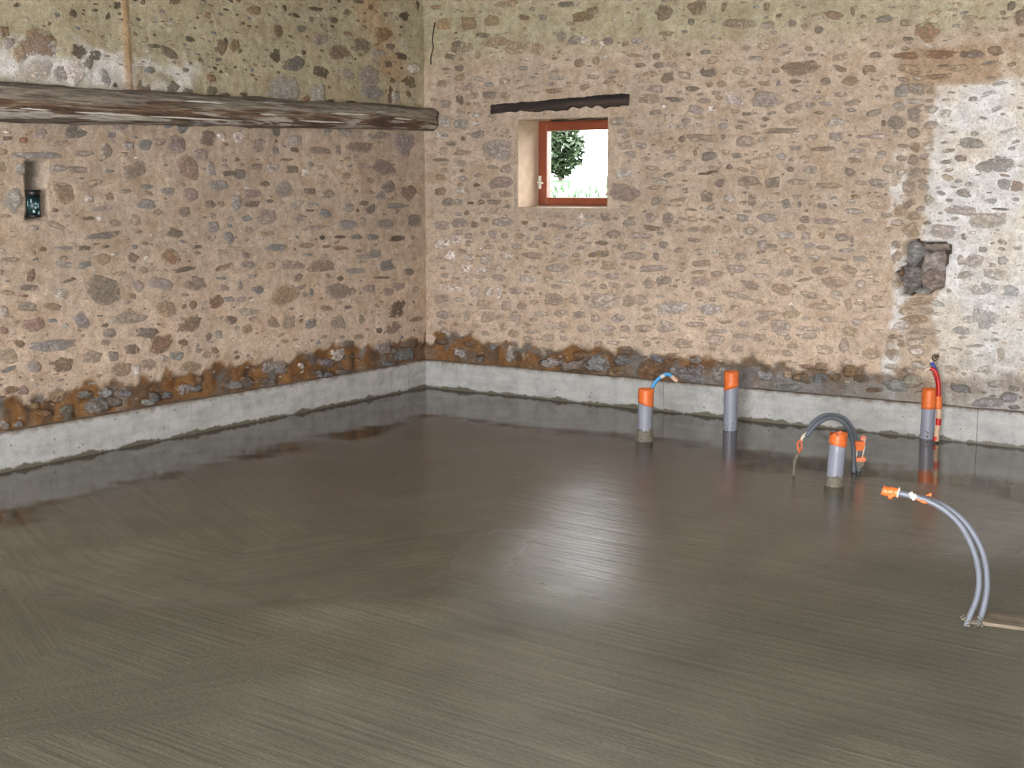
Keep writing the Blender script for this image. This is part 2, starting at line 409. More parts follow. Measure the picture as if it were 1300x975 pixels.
def axis(a, b, fine, lo, hi, coarse, extra=()):
    v = []; x = a
    while x < b-1e-6:
        v.append(x); x += fine if lo <= x < hi else coarse
    v.append(b)
    v = sorted(set(round(q, 5) for q in v) | set(extra))
    out = [v[0]]
    for q in v[1:]:
        if q-out[-1] < fine*.45:
            if q in extra: out[-1] = q
            continue
        out.append(q)
    return out
def attrs(me, mc, sc, ed):
    a = me.color_attributes.new('mort', 'FLOAT_COLOR', 'POINT'); a.data.foreach_set('color', [v for c in mc for v in (*c, 1)])
    a = me.color_attributes.new('stone', 'FLOAT_COLOR', 'POINT'); a.data.foreach_set('color', [v for c in sc for v in (*c, 1)])
    a = me.attributes.new('edge', 'FLOAT', 'POINT'); a.data.foreach_set('value', ed)
def wall(side, name):
    if side == 0:
        ss = axis(-13.0, .12, .016, -4.55, 1, .25); 
    else:
        ss = axis(-.12, 9.2, .016, -1, 5.3, .25, (WIN[0], WIN[1]))
    zs = axis(0, 4.3, .016, .2, 3.1, .15, (WIN[2], WIN[3]) if side else ())
    verts = []; mc = []
    for z in zs:
        for s in ss:
            q = P3(side, s, z, disp(side, s, z))
            if side and (abs(s-WIN[0]) < .03 or abs(s-WIN[1]) < .03 or abs(z-WIN[2]) < .03 or abs(z-WIN[3]) < .03) and WIN[0]-.03 < s < WIN[1]+.03 and WIN[2]-.03 < z < WIN[3]+.03:
                q.y = .04-.004
            verts.append(q); mc.append(mort(side, s, z))
    n = len(ss); faces = []
    for j in range(len(zs)-1):
        for i in range(n-1):
            if side and WIN[0]-.001 <= ss[i] < WIN[1]-.001 and WIN[2]-.001 <= zs[j] < WIN[3]-.001: continue
            a = j*n+i
            faces.append((a, a+1, a+n+1, a+n) if side else (a, a+n, a+n+1, a+1) if False else (a, a+1, a+n+1, a+n))
    me = bpy.data.meshes.new(name); me.from_pydata(verts, [], faces)
    attrs(me, mc, [(.2, .2, .2)]*len(verts), [0.0]*len(verts))
    o = obj(name, me, M['masonry']); tag(o, kind='structure'); return o
wl = wall(0, 'wall_left'); wb = wall(1, 'wall_back')

# ---------------------------------------------------------------- stones
K_ = {'K': (56, 48, 42), 'D': (96, 86, 78), 'G': (130, 128, 127), 'P': (134, 122, 119), 'B': (108, 86, 66), 'R': (122, 88, 70),
      'L': (186, 178, 172), 'O': (130, 108, 80), 'S': (108, 111, 114), 'T': (148, 134, 118), 'X': (206, 200, 196)}
def scol(code, r):
    if len(code) == 2: c = mixc(K_[code[0]], K_[code[1]], .5)
    else: c = K_[code]
    j = 1+r.uniform(-.08, .08)
    return lin(tuple(min(255, v*j+r.uniform(-2, 2)) for v in c))

TILES = {}
TILES['A'] = (0, 0, 0, '''400,75,50,50,0,K 215,230,215,165,20,B 20,175,60,60,0,B 100,295,80,110,-10,O 430,280,90,80,20,K 520,300,80,60,0,K 480,350,60,70,0,D
330,400,90,100,20,P 410,395,110,150,-15,L 575,430,60,95,-20,G 625,470,32,32,0,K 200,390,170,120,0,TL 820,385,70,40,0,S 765,475,32,75,0,B 945,480,85,65,0,D
1030,505,55,42,0,D 805,495,60,60,0,B 1230,255,70,95,0,K 1050,215,65,32,10,K 850,255,80,25,5,D 930,290,120,50,30,D 645,30,62,50,0,K 595,90,30,50,0,K 760,105,40,22,20,D
790,10,32,28,0,D 965,10,75,35,0,B 1140,85,42,42,0,O 1160,430,60,52,0,B 1165,500,65,55,0,D 1240,525,70,32,0,D 1020,385,42,26,0,D 265,130,26,26,20,D 1200,330,40,26,0,D
410,725,135,80,0,SD 125,772,52,40,0,R 220,730,72,60,0,PL 660,685,110,60,0,P 800,675,85,42,0,P 925,685,62,50,0,S 1000,705,74,55,0,S 1120,680,52,40,0,D 40,760,80,26,0,D
455,845,112,36,0,P 580,830,68,92,0,P 200,855,290,42,0,G 705,800,72,50,0,G 800,797,80,72,0,S 975,800,112,105,0,P 1140,760,92,80,20,D 1215,750,50,62,0,L 610,745,52,40,0,G 1100,850,85,72,0,P
115,930,54,66,0,G 320,925,105,42,0,G 20,490,60,40,0,S 1285,250,60,70,0,B 40,240,60,60,0,P''')
TILES['C'] = (0, 0, 200, '''430,65,135,42,5,DP 600,75,55,18,0,S 740,75,125,82,-20,P 1030,60,135,115,20,BP 1160,60,50,82,0,G 1260,90,85,30,-10,D 800,160,92,26,5,S 925,185,85,46,0,G 1050,205,80,72,0,P
1190,155,115,60,0,G 1150,255,85,40,10,PD 80,230,110,140,0,G 345,190,115,130,0,TB 600,215,52,50,0,TR 485,230,52,46,0,L 560,280,145,36,-8,PL 800,255,115,62,0,G 860,300,62,40,0,T 1010,295,72,62,0,DP
1290,240,64,72,0,G 560,430,195,40,-6,SD 480,335,95,26,-5,D 545,335,32,22,0,L 735,345,62,60,0,T 960,415,105,52,10,D 1170,380,72,60,0,G 1250,440,62,60,0,G 1080,492,80,26,-5,D 350,497,125,20,0,G
460,500,85,30,0,D 580,490,52,16,0,D 725,550,62,52,30,BP 935,545,120,85,15,RO 1020,615,145,27,-10,D 1230,605,95,30,-20,R 350,590,105,42,10,G 460,590,84,42,-10,S 165,650,60,72,0,RD 160,715,115,36,-5,SD
370,675,95,20,-20,D 555,745,190,160,20,PD 755,705,72,64,0,P 880,695,135,72,10,GP 1075,690,135,82,-5,DP 1215,665,62,16,0,S 1235,720,64,36,0,P 330,750,95,62,10,LG 905,830,130,92,0,BT 1060,810,52,52,30,B
1190,790,85,72,-20,RB 150,820,110,54,0,GT 450,895,104,92,0,SG 705,880,205,76,-4,GT 1060,910,185,88,-15,DB 180,925,124,82,-10,PR 290,897,56,22,0,S 20,950,62,42,0,PR 800,960,122,52,0,D 1270,890,62,42,0,D
1260,780,62,30,0,G 20,850,54,62,0,L 600,965,95,52,0,P 640,640,90,22,-10,T 60,560,110,30,0,T 300,370,110,40,20,T''')
TILES['E'] = (0, 0, 400, '''800,98,122,56,0,SD 730,190,82,56,-5,D 875,160,135,112,-20,RB 1000,150,62,36,0,B 970,225,82,50,0,S 890,240,62,42,0,L 340,275,144,76,0,BD 300,165,292,66,-4,GS 105,160,72,42,10,B
505,230,124,82,0,PT 620,225,62,52,0,PG 185,285,94,62,0,LS 665,300,112,72,-10,BT 820,270,84,72,0,PT 740,300,52,62,0,L 1210,110,52,52,0,G 1095,195,42,26,0,P 1140,220,62,42,0,T 1185,195,52,42,0,RT 40,300,95,27,-20,S
40,225,124,92,0,T 50,410,95,42,-5,B 120,415,74,52,0,PD 1050,280,125,52,0,TO 475,440,94,52,0,S 585,430,74,54,0,G 540,500,170,90,-10,GS 370,545,114,90,-20,SD 695,430,74,36,0,S 640,480,84,54,0,SD
850,450,64,54,0,S 815,480,74,36,0,G 920,440,64,44,0,S 1030,405,84,60,0,G 1090,405,62,42,0,S 1110,355,42,32,0,O 1280,385,74,42,0,G 310,450,124,72,-10,TO 100,600,60,34,-10,S 20,610,60,60,0,G 250,540,80,40,0,B 200,500,60,40,0,O''')
TILES['B'] = (0, 280, 0, '''180,60,84,62,0,OB 310,175,54,74,0,B 0,265,84,84,0,B 100,280,37,37,0,D 405,85,84,26,15,K 350,40,26,52,-30,K 520,50,94,27,5,K 620,110,62,42,0,D 440,160,62,46,0,SD 1010,90,68,52,0,K
895,190,108,84,0,OB 825,40,37,37,0,B 760,10,64,22,0,K 905,80,27,27,0,D 790,148,42,16,25,D 400,345,140,94,0,KS 300,300,54,84,0,K 555,400,114,62,15,K 460,290,32,32,0,K 1060,240,84,135,0,DP 990,310,84,40,20,K
1030,450,94,64,0,KB 1150,460,42,37,0,D 550,220,84,62,-30,P 650,290,145,84,0,BD 760,240,124,84,20,D 785,275,62,37,0,RK 860,290,84,52,0,G 700,185,62,32,20,B 820,420,114,114,0,PG 915,355,62,42,0,D 340,490,225,150,10,G
530,510,92,104,0,GL 470,540,52,42,0,R 830,510,124,92,0,G 930,520,40,94,0,RK 962,530,50,74,0,GL 1060,510,114,94,0,OD 590,560,64,32,0,K 710,565,84,30,0,K 640,430,42,42,0,T 1230,130,70,72,0,O 1055,375,84,54,0,L
1085,30,22,62,0,K 500,110,27,37,0,D 700,70,42,42,30,D 30,540,64,18,0,K 130,520,52,32,0,K 580,715,54,62,0,G 680,725,94,58,0,GL 860,745,145,52,0,GT 310,725,54,52,0,SD 410,775,74,74,0,GL 100,755,64,74,0,L 210,800,94,84,0,P
160,690,42,42,0,D 305,825,54,46,0,G 405,825,52,32,0,D 535,828,134,42,0,DP 640,825,42,52,0,P 770,810,155,62,0,DP 1010,790,115,134,0,PG''')
TILES['D'] = (0, 280, 200, '''35,90,94,36,-15,D 95,90,74,62,0,DS 200,50,74,42,0,DP 285,55,84,56,0,LP 395,65,74,52,0,D 365,12,74,16,0,D 470,80,42,54,0,L 495,40,42,32,20,G 900,55,175,92,5,DP 1070,90,88,122,15,SG
920,160,74,62,0,SD 1030,195,84,82,0,PB 880,210,64,52,0,G 15,160,42,26,0,S 240,145,64,32,0,D 345,175,118,84,-25,PG 490,185,58,37,0,D 585,200,74,56,0,DP 170,200,124,50,0,P 175,255,94,42,-10,D 80,250,84,88,20,GS
260,240,64,22,0,D 410,262,95,32,-30,GT 500,260,84,26,0,G 490,292,52,14,0,D 700,275,74,56,0,PG 780,252,52,30,0,D 820,285,84,52,-20,DG 970,268,134,32,0,SG 575,308,74,42,20,S 140,335,74,36,-10,S 245,325,104,84,0,P
435,335,74,46,-15,P 520,385,165,26,-10,GT 690,367,115,56,0,SG 900,365,114,50,0,PG 1060,345,86,82,0,DS 155,400,64,42,0,GT 45,445,64,72,0,SG 560,440,42,26,0,K 655,437,64,20,0,K 745,438,84,30,0,S 835,440,82,36,0,S
975,445,104,40,0,K 305,495,145,36,-3,S 470,485,92,30,0,BT 580,490,47,19,0,B 655,498,88,25,0,B 850,530,74,46,0,SG 780,545,94,26,0,G 480,535,62,22,0,G 560,595,165,76,0,PB 380,590,145,52,0,PT 30,600,74,32,-20,RP
150,590,84,46,0,GP 920,590,112,66,-20,S 735,625,134,30,0,SG 1100,575,80,46,0,SD 1030,630,64,50,0,SD 890,660,94,14,0,D 15,665,32,22,0,S 170,655,64,22,-10,G 425,660,64,42,-20,DP 105,705,32,62,0,S 205,730,78,52,0,S
345,760,160,118,-30,BT 440,715,74,26,-20,GT 500,745,26,47,20,S 665,730,165,90,0,DP 815,720,84,52,0,P 975,710,74,42,-10,P 915,740,62,42,0,P 1080,705,70,52,0,PT 20,715,54,32,10,P 980,825,140,105,-35,KB 580,830,84,32,10,PR
690,825,64,22,0,D 60,895,74,52,0,DP 145,945,64,52,0,BT 290,905,64,64,0,BT 370,905,74,82,0,TP 490,915,80,46,-30,S 640,910,94,84,0,TG 770,890,42,62,0,TG 1105,780,50,84,0,GT 940,940,114,62,-10,PB 1070,890,84,32,-10,BT
150,850,124,42,0,GT 655,665,40,30,0,D 265,420,90,30,0,T''')
TILES['F'] = (0, 280, 400, '''650,215,92,78,10,L 450,280,47,36,0,L 710,160,74,52,0,SD 590,265,84,46,0,GS 540,325,52,46,0,S 600,330,62,32,0,S 680,315,62,30,0,SD 300,295,144,72,0,PG 260,370,134,60,0,SD 85,385,94,52,0,GS
900,180,94,70,-20,GP 1000,215,124,82,-10,SG 1045,150,74,50,0,BD 940,270,62,30,0,S 150,370,90,60,0,D 870,85,60,30,0,D 60,30,60,40,0,PD 430,210,50,30,0,T 760,120,70,30,0,T''')
TILES['B2'] = (1, 280, 0, '''1230,570,52,42,0,P 1215,745,62,37,0,L 1270,790,62,26,0,P 1210,880,84,16,0,D 1290,260,50,60,0,B''')
TILES['D2'] = (1, 280, 200, '''1160,250,72,62,0,R 1210,185,62,42,0,PR 1250,245,72,52,0,DG 1145,425,36,42,0,L 1200,475,54,46,0,L 1215,375,72,46,0,P 1220,865,72,42,0,S 1215,775,84,46,0,PD''')
TILES['G'] = (1, 540, 0, '''105,135,98,62,-10,O 245,130,92,72,10,BO 370,115,84,62,0,O 315,195,92,32,5,D 540,95,74,32,10,B 645,95,42,36,0,G 770,25,92,32,0,D 865,92,125,62,-10,B 920,60,62,50,0,BD 470,20,155,42,0,OT 1290,70,52,42,0,B
180,245,54,42,0,D 500,265,124,82,0,OT 620,270,64,82,0,OT 390,230,160,56,0,OT 215,265,124,52,0,BT 750,200,52,62,-30,P 820,225,74,52,0,P 870,220,50,52,0,LP 930,235,42,42,0,P 1010,225,64,46,0,DP 970,240,30,52,0,L 1100,240,42,30,0,OR
1165,225,64,36,0,LG 1155,305,94,20,0,OT 1270,310,42,36,-30,D 850,345,54,52,0,OD 940,335,52,46,0,OT 185,375,52,36,0,D 110,380,52,22,0,TD 25,460,42,36,20,DR 187,548,47,60,0,K 110,570,64,52,0,DG 355,522,84,36,-3,DG
270,525,64,36,-20,T 440,525,54,36,0,T 540,480,94,20,-20,T 702,500,92,30,-4,RD 720,430,84,22,5,G 790,465,42,32,0,T 240,475,52,32,-20,GT 350,465,52,32,0,G 540,378,52,26,0,G 600,510,62,16,0,T 1090,530,64,30,15,KS 1180,355,64,16,0,D
1040,395,54,20,0,G 1230,545,114,56,0,OG 50,550,42,22,0,T 880,480,64,36,-20,PR 200,680,74,62,0,G 285,635,52,30,0,L 285,680,42,26,0,L 290,740,78,42,-3,SD 95,745,64,20,0,G 145,790,54,26,0,D 210,762,32,26,0,B 200,840,104,36,0,BT
395,830,175,112,0,GP 445,718,55,28,0,LO 95,880,74,14,0,S 25,780,32,22,0,L 40,935,54,42,0,G 445,930,74,50,0,P 200,940,27,22,0,B 660,370,50,26,-20,T 60,40,60,30,0,OB 130,310,60,34,10,D 285,300,30,60,0,T 800,130,60,20,0,T''')
TILES['J'] = (1, 540, 200, '''95,15,74,16,0,S 410,140,144,62,-8,PD 275,152,42,26,0,KB 75,190,52,42,0,BD 105,70,42,26,0,T 205,115,42,30,0,G 42,250,56,62,0,RD 110,250,42,42,0,G 137,240,22,42,10,K 180,245,42,42,0,G 250,250,42,17,0,K
305,245,37,30,0,D 375,245,94,30,0,TD 230,305,32,22,0,D 80,370,84,42,0,LP 190,360,94,62,0,PG 270,370,42,32,0,D 420,355,128,52,0,PG 735,320,84,30,0,PT 905,325,58,30,0,GT 850,325,52,42,0,L 990,325,52,52,0,DP 1120,360,74,36,10,PG
1240,335,52,52,0,P 1245,388,94,36,5,DB 1030,420,94,52,-5,PD 1190,430,144,36,5,PL 655,370,32,32,0,D 545,360,32,22,0,B 750,385,62,22,0,G 370,420,42,52,0,PG 435,430,42,32,0,PD 515,430,52,26,0,BT 562,440,22,36,0,G 620,440,62,30,0,PG
725,440,42,22,0,L 240,430,42,32,0,P 500,490,62,36,0,LP 20,425,37,42,0,X 75,480,58,52,0,X 115,465,50,46,0,X 175,448,52,52,0,X 30,495,32,30,0,X 140,540,62,60,20,X 245,550,64,40,0,L 335,560,64,54,0,LP 450,545,84,40,0,L
590,540,114,36,0,PD 755,540,54,26,0,LP 830,540,52,30,0,T 965,532,134,32,-5,KD 955,530,25,42,0,O 1140,540,144,46,-4,P 1275,545,32,47,0,PD 970,470,74,26,0,D 1080,490,54,36,0,GT 740,485,54,26,0,P 225,610,64,46,0,X 320,620,94,36,0,L
402,605,47,36,0,GL 730,605,144,50,0,PG 590,605,60,24,0,T 885,580,42,19,-10,G 1240,610,124,40,-3,SP 910,640,68,36,0,PL 1035,655,94,40,5,PG 410,660,94,40,5,PG 555,670,114,46,3,LP 235,675,42,40,-20,X 770,680,84,22,0,L 680,665,54,26,0,T
885,703,64,20,5,LP 980,710,42,30,0,PD 1225,690,58,60,0,PG 1290,680,32,52,0,PD 1115,705,54,30,0,GT 160,718,124,34,5,L 270,735,68,60,0,PL 350,740,52,60,0,LG 405,750,25,72,0,L 490,730,84,40,5,PG 90,775,94,46,0,DP 190,782,64,28,0,X
262,790,27,14,0,X 705,780,104,74,0,PD 820,780,52,56,0,P 985,790,175,102,0,GL 890,770,42,32,30,D 1120,790,72,72,0,TP 1190,785,74,52,0,LP 445,815,62,50,-10,PG 530,815,54,42,0,PD 95,865,74,46,5,S 225,870,52,62,0,GT 345,880,84,60,0,PD
745,855,78,42,-10,SP 845,865,68,46,0,SP 935,885,54,46,0,P 750,925,78,46,-5,SL 870,940,74,46,0,PS 1065,885,74,52,0,LP 1200,940,84,42,0,PG 1290,835,42,52,0,L 640,860,84,32,0,LT 430,935,42,60,0,GT 1100,940,54,36,0,G
1095,195,185,108,6,DP 1010,940,84,40,0,LP 1230,880,80,30,0,T''')
TILES['H'] = (1, 800, 0, '''190,65,94,84,-20,BD 370,40,104,72,-5,BD 517,40,30,60,20,B 755,40,42,52,0,BT 1120,85,104,50,0,RD 1225,60,27,64,10,B 335,120,37,42,20,KS 300,175,42,22,0,G 590,130,195,50,0,TD 825,87,37,22,-15,D 895,130,54,42,0,PD
1040,165,54,46,-20,SD 200,185,84,30,0,OT 760,140,64,46,0,TG 145,310,42,30,-30,D 230,295,37,42,0,T 320,298,27,22,0,D 415,287,64,26,-5,DS 845,253,64,20,-10,DL 640,265,64,26,0,T 740,255,74,36,0,T 690,320,84,26,0,G 432,395,104,62,5,KP
160,360,64,32,0,DP 55,360,64,22,-5,D 210,425,78,52,-15,BD 300,415,74,42,10,T 610,390,94,42,0,T 710,390,37,46,0,OT 800,388,42,30,0,BT 945,375,215,86,-3,OD 1148,375,74,32,20,BD 1215,445,98,62,0,OD 1295,385,32,50,0,B 1075,445,58,52,0,DP
910,450,64,22,0,BD 815,455,22,42,20,S 435,465,42,32,0,BT 505,460,54,36,0,TO 340,488,78,30,0,D 735,460,74,36,0,TO 630,465,74,36,0,TO 905,498,42,14,10,D 250,548,128,28,4,KS 570,550,114,60,10,PL 760,550,184,96,6,PG
410,555,74,30,0,GT 645,628,54,24,5,D 750,655,42,26,0,D 450,600,52,32,0,L 510,695,58,36,0,G 605,700,42,26,0,TD 220,690,42,32,0,L 840,720,205,32,-2,TD 380,760,185,46,0,DT 285,765,42,36,0,D 640,780,124,60,0,DL 515,752,27,27,0,D
1130,750,84,52,0,PG 1005,752,54,20,0,P 1270,750,54,22,0,P 795,810,64,30,0,T 910,815,80,26,0,GT 1065,818,124,26,0,TD 1250,830,94,30,0,PG 430,860,84,46,-5,DS 590,855,64,30,0,GD 355,840,25,36,0,OR 835,862,64,36,0,GL
1230,885,74,30,5,TD 1220,565,94,30,-10,TG 1160,520,84,32,0,PT 880,930,42,26,10,D 545,918,37,30,0,D 710,920,94,30,0,T 430,950,114,20,-8,K 1205,950,64,48,30,DP 1075,570,84,20,5,G 1040,620,54,20,0,TD 960,865,60,24,0,T''')
TILES['K'] = (1, 800, 200, '''210,95,64,26,-10,PD 500,135,62,50,-35,DP 650,130,138,50,0,TD 785,135,84,60,-15,PD 915,135,114,36,0,T 1090,155,165,34,3,DT 145,240,68,42,0,DG 270,230,114,22,-8,DT 420,215,74,60,20,TD 545,225,74,42,0,LG 670,235,47,76,0,PD
760,260,64,42,0,PT 857,255,52,56,0,PS 930,258,22,32,0,S 1055,265,64,36,10,DL 1240,215,54,30,0,O 1215,240,42,26,0,LP 335,287,74,16,5,D 210,335,68,62,10,DP 105,325,42,42,0,GP 500,330,37,16,0,B 340,340,60,34,0,T 620,335,74,42,5,PS
760,332,118,52,0,PS 960,340,64,42,0,DP 1075,350,150,38,3,P 130,390,114,32,5,BD 430,397,84,46,0,OT 530,400,58,42,0,T 660,405,64,46,0,TG 855,425,88,46,0,SL 965,430,54,42,0,LP 1055,430,37,36,0,OR 1165,440,84,46,0,PG
1218,450,20,42,0,DP 360,455,74,26,5,DP 185,480,47,46,0,PS 270,510,54,30,0,TP 375,508,54,16,0,SL 725,480,62,52,0,PG 780,487,74,26,5,DG 715,520,54,16,-10,D 880,515,64,36,0,OT 990,485,68,30,0,SL 1065,495,94,26,0,P
1185,512,94,24,0,SL 30,540,78,42,0,P 145,540,32,36,0,S 610,543,74,42,-5,GP 510,540,54,30,0,TO 1020,550,68,28,0,SL 1145,560,84,16,4,D 1265,555,84,36,0,SL 400,583,108,46,-5,BP 730,570,84,30,0,TL 910,560,64,36,0,T
125,608,154,36,-2,SP 860,632,84,36,-5,PL 715,650,84,26,5,PL 480,640,94,36,0,PT 1210,615,84,46,10,DT 185,677,78,46,0,S 105,695,54,52,0,PG 375,685,118,60,0,P 655,700,114,50,15,DP 830,725,118,60,10,PR 960,672,104,18,-12,D
1125,690,138,76,4,PR 1270,700,64,62,0,GL 590,760,154,30,14,DL 230,825,184,80,-3,LG 445,835,144,60,0,LG 60,780,74,62,0,TP 885,805,37,22,0,X 740,855,174,30,3,SL 1050,820,144,30,6,PT 1200,810,42,82,0,PT 1290,830,20,52,0,PS
1090,890,98,28,3,PL 970,885,54,26,0,GL 370,920,124,30,0,ST 530,905,74,20,-5,DG 625,915,64,36,0,GL 75,940,84,36,0,PD 205,935,98,56,0,SL 960,940,114,24,5,SL 1050,945,64,26,0,L 1245,905,64,42,0,GL 500,955,94,20,0,LG 700,790,90,26,15,T''')
TILES['I'] = (1, 1000, 0, '''525,105,94,42,-12,SD 645,125,64,36,5,BT 775,175,145,104,10,RB 1280,95,72,92,0,BD 1230,30,42,62,30,D 1185,70,32,26,0,D 1290,195,52,26,0,D 485,303,74,30,0,D 650,308,160,38,3,BR 835,302,190,48,0,RB 965,300,42,36,0,D
1035,300,100,50,-4,GD 1145,280,84,56,-10,BD 1110,345,94,22,-10,DG 860,362,94,18,-8,D 455,380,78,46,0,DO 650,375,120,40,0,TO 700,400,54,30,0,RT 960,372,190,36,-5,TO 840,420,144,30,-5,BT 715,490,112,70,0,GD 620,500,74,80,0,G 790,490,42,64,0,OT
700,557,114,26,0,GL 610,585,64,42,0,PG 700,630,80,80,0,DG 600,675,94,76,0,GD 530,675,27,36,0,D 690,730,62,50,0,DG 700,810,52,52,0,RT 690,880,62,62,0,DT 690,950,62,62,0,GT 1000,790,164,60,2,GD 890,828,84,26,-10,OT
870,890,74,26,-10,D 955,870,64,42,0,OD 1140,910,205,78,-5,DP 1100,515,84,26,-20,GL 1020,545,47,30,0,DP 1165,460,94,22,-10,PL 870,625,64,42,0,LG 910,728,54,16,0,OT 1210,720,94,20,-15,GL 480,750,134,30,0,PL 515,850,60,40,0,LG
1020,160,80,20,-10,T 1000,95,90,24,0,T 700,40,60,20,0,T 1150,600,70,30,-20,LG''')
TILES['L'] = (1, 1000, 200, '''670,160,74,92,0,PT 880,110,64,36,15,OT 940,130,42,22,0,G 1265,160,84,62,0,BR 1195,150,84,60,0,GP 970,192,94,50,0,PD 1120,238,74,32,0,G 845,195,54,26,15,GD 780,235,52,52,20,T 1180,285,134,16,3,K
960,290,184,60,8,PT 1100,345,250,100,-5,TG 615,300,64,46,0,OT 665,255,64,36,-20,DP 690,320,84,42,0,TO 680,400,94,76,0,OT 850,405,184,70,0,PT 770,360,42,20,0,D 1180,465,54,30,15,DG 970,435,32,42,0,GD 1075,505,52,32,0,S
1000,560,174,90,6,PT 1185,565,58,46,0,G 975,645,94,40,-8,PB 1130,640,124,56,10,TG 1060,720,184,70,0,GT 1230,735,88,66,10,S 885,735,32,32,0,D 1095,890,124,112,20,GD 1040,860,50,104,15,BP 985,890,54,50,0,G 600,545,52,60,20,T
590,480,50,40,0,DP 740,790,164,44,0,TO 830,805,74,36,15,S 650,845,74,36,0,T 770,845,84,42,0,PT 700,890,154,46,0,OR 830,860,54,18,0,D 770,957,174,34,3,GT 960,950,104,50,0,LG 1290,870,32,42,0,RL 590,700,40,40,0,T 460,655,140,30,3,TL''')
TILES['Mm'] = (1, 540, 400, '''375,175,54,42,0,S 465,215,47,92,0,GL 185,210,92,46,35,LG 690,260,130,60,0,G 940,265,114,92,0,SG 800,280,124,60,0,ST 1100,250,64,52,0,S 1110,190,94,40,0,BD 1050,310,94,52,0,OB 550,210,52,92,0,TO
300,240,50,36,0,S 90,150,90,40,0,BD 240,160,70,40,0,BD 850,220,70,40,0,B''')
TILES['N'] = (1, 780, 400, '''40,245,94,50,0,S 75,205,94,30,0,BD 190,300,140,110,0,OB 235,240,84,50,20,S 320,310,54,52,0,G 320,230,94,42,0,B 435,320,164,98,5,SG 565,335,62,82,0,GT 835,335,124,58,15,SG 830,285,64,22,0,B
960,330,124,50,0,TO 1060,360,60,40,0,OB 1130,350,84,60,0,S 960,398,154,40,0,SG 1200,340,54,52,0,G 450,245,74,42,0,GP 680,185,74,52,0,P 560,140,114,60,0,PL 800,125,74,46,0,GT 955,125,37,30,0,DG 700,115,94,26,0,GL
1265,165,62,82,0,SP 1150,190,94,60,0,TP 1120,80,94,26,0,GL 920,70,114,80,20,LT 380,160,104,60,0,TP 435,50,94,26,0,GL 610,40,64,16,0,D 715,48,74,26,0,GL 285,55,94,52,0,SL 165,75,84,36,0,PG 60,75,64,30,0,PG
240,130,84,20,0,GT 60,125,64,14,0,G 560,90,100,22,5,LT 870,205,90,30,0,T''')
TILES['O'] = (1, 1000, 400, '''225,25,94,26,0,PL 120,75,110,24,0,GL 100,285,90,34,0,BT 340,310,84,70,0,BO 190,285,70,50,0,BT 400,345,84,50,0,BD 600,385,144,60,0,SG 470,415,84,26,0,B 680,360,114,60,0,TG 575,220,64,62,0,OR 560,165,50,50,0,OT
620,165,34,20,0,R 710,150,90,40,0,PL 820,222,30,30,0,D 900,300,84,52,0,TO 1080,300,94,42,0,GL 950,405,110,50,10,SG 1090,480,150,52,0,SG 1240,510,64,22,0,DG 1170,220,42,84,0,TO 1190,155,32,16,0,R 1035,170,94,20,0,TO
930,185,64,14,10,D 1215,455,90,44,0,SG 740,95,184,26,-3,GT 620,60,80,40,0,TL 1140,380,84,44,0,GT 250,340,60,40,0,OB 60,345,90,44,0,OB''')

def stone_mesh(side, pts, code, rnd, proud, extra=0.0, n=10, flat=False):
    """pts: outline in (s,z) on the wall, counter-clockwise; rings outer -> centre"""
    cs = sum(p[0] for p in pts)/len(pts); cz = sum(p[1] for p in pts)/len(pts)
    rings = [(1.28, -.007, 0.0), (1.0, proud*.7, .5), (.62, proud*.95, .95)]
    verts = []; ed = []; mc = []
    col = scol(code, rnd)
    if cz > .43: col = mixc(col, mort(side, cs, cz), (.12+.30*sm(1.5, .7, cz)) if side and code[0] != 'L' else .06)
    sc = []
    tilt = (rnd.uniform(-.06, .06), rnd.uniform(-.06, .06))
    for k, (r, h, e) in enumerate(rings):
        for (s, z) in pts:
            ds, dz = (s-cs)*r, (z-cz)*r
            hh = h if k == 0 else h+(tilt[0]*ds+tilt[1]*dz)+rnd.uniform(-.002, .002)
            q = P3(side, cs+ds, cz+dz, base_d(side, cs+ds, cz+dz)+hh+extra)
            verts.append(q); ed.append(e); mc.append(mort(side, cs+ds, cz+dz)); sc.append(col)
    verts.append(P3(side, cs, cz, base_d(side, cs, cz)+proud*.95+extra)); ed.append(1.0); mc.append(mort(side, cs, cz)); sc.append(col)
    m = len(pts); faces = []
    for k in range(2):
        for i in range(m):
            j = (i+1) % m; faces.append((k*m+i, k*m+j, (k+1)*m+j, (k+1)*m+i))
    for i in range(m): faces.append((2*m+i, 2*m+(i+1) % m, 3*m))
    return verts, faces, mc, sc, ed
def base_d(side, s, z):
    d = .014*nz(s, z, 5.5+side*9, 1.6)+.008*nz(s, z, 2.2, 6)+.004*nz(s, z, 9.1, 17)
    return d-.02*sm(.46, .36, z)
def outline(cx, cy, w_, h_, rot, rnd, n=10):
    k = rnd.choice((2.2, 2.8, 3.6)); a = radians(rot); out = []
    ph = rnd.uniform(0, 6.28)
    for i in range(n):
        t = 2*pi*(i+rnd.uniform(-.25, .25))/n
        r = (abs(cos(t))**k+abs(sin(t))**k)**(-1/k)*rnd.uniform(.74, 1.14)
        x, y = r*cos(t)*w_/2, r*sin(t)*h_/2
        out.append((cx+x*cos(a)-y*sin(a), cy+x*sin(a)+y*cos(a)))
    return out
stones = {0: [], 1: []}
occ = {0: [], 1: []}
rnd = random.Random(5)
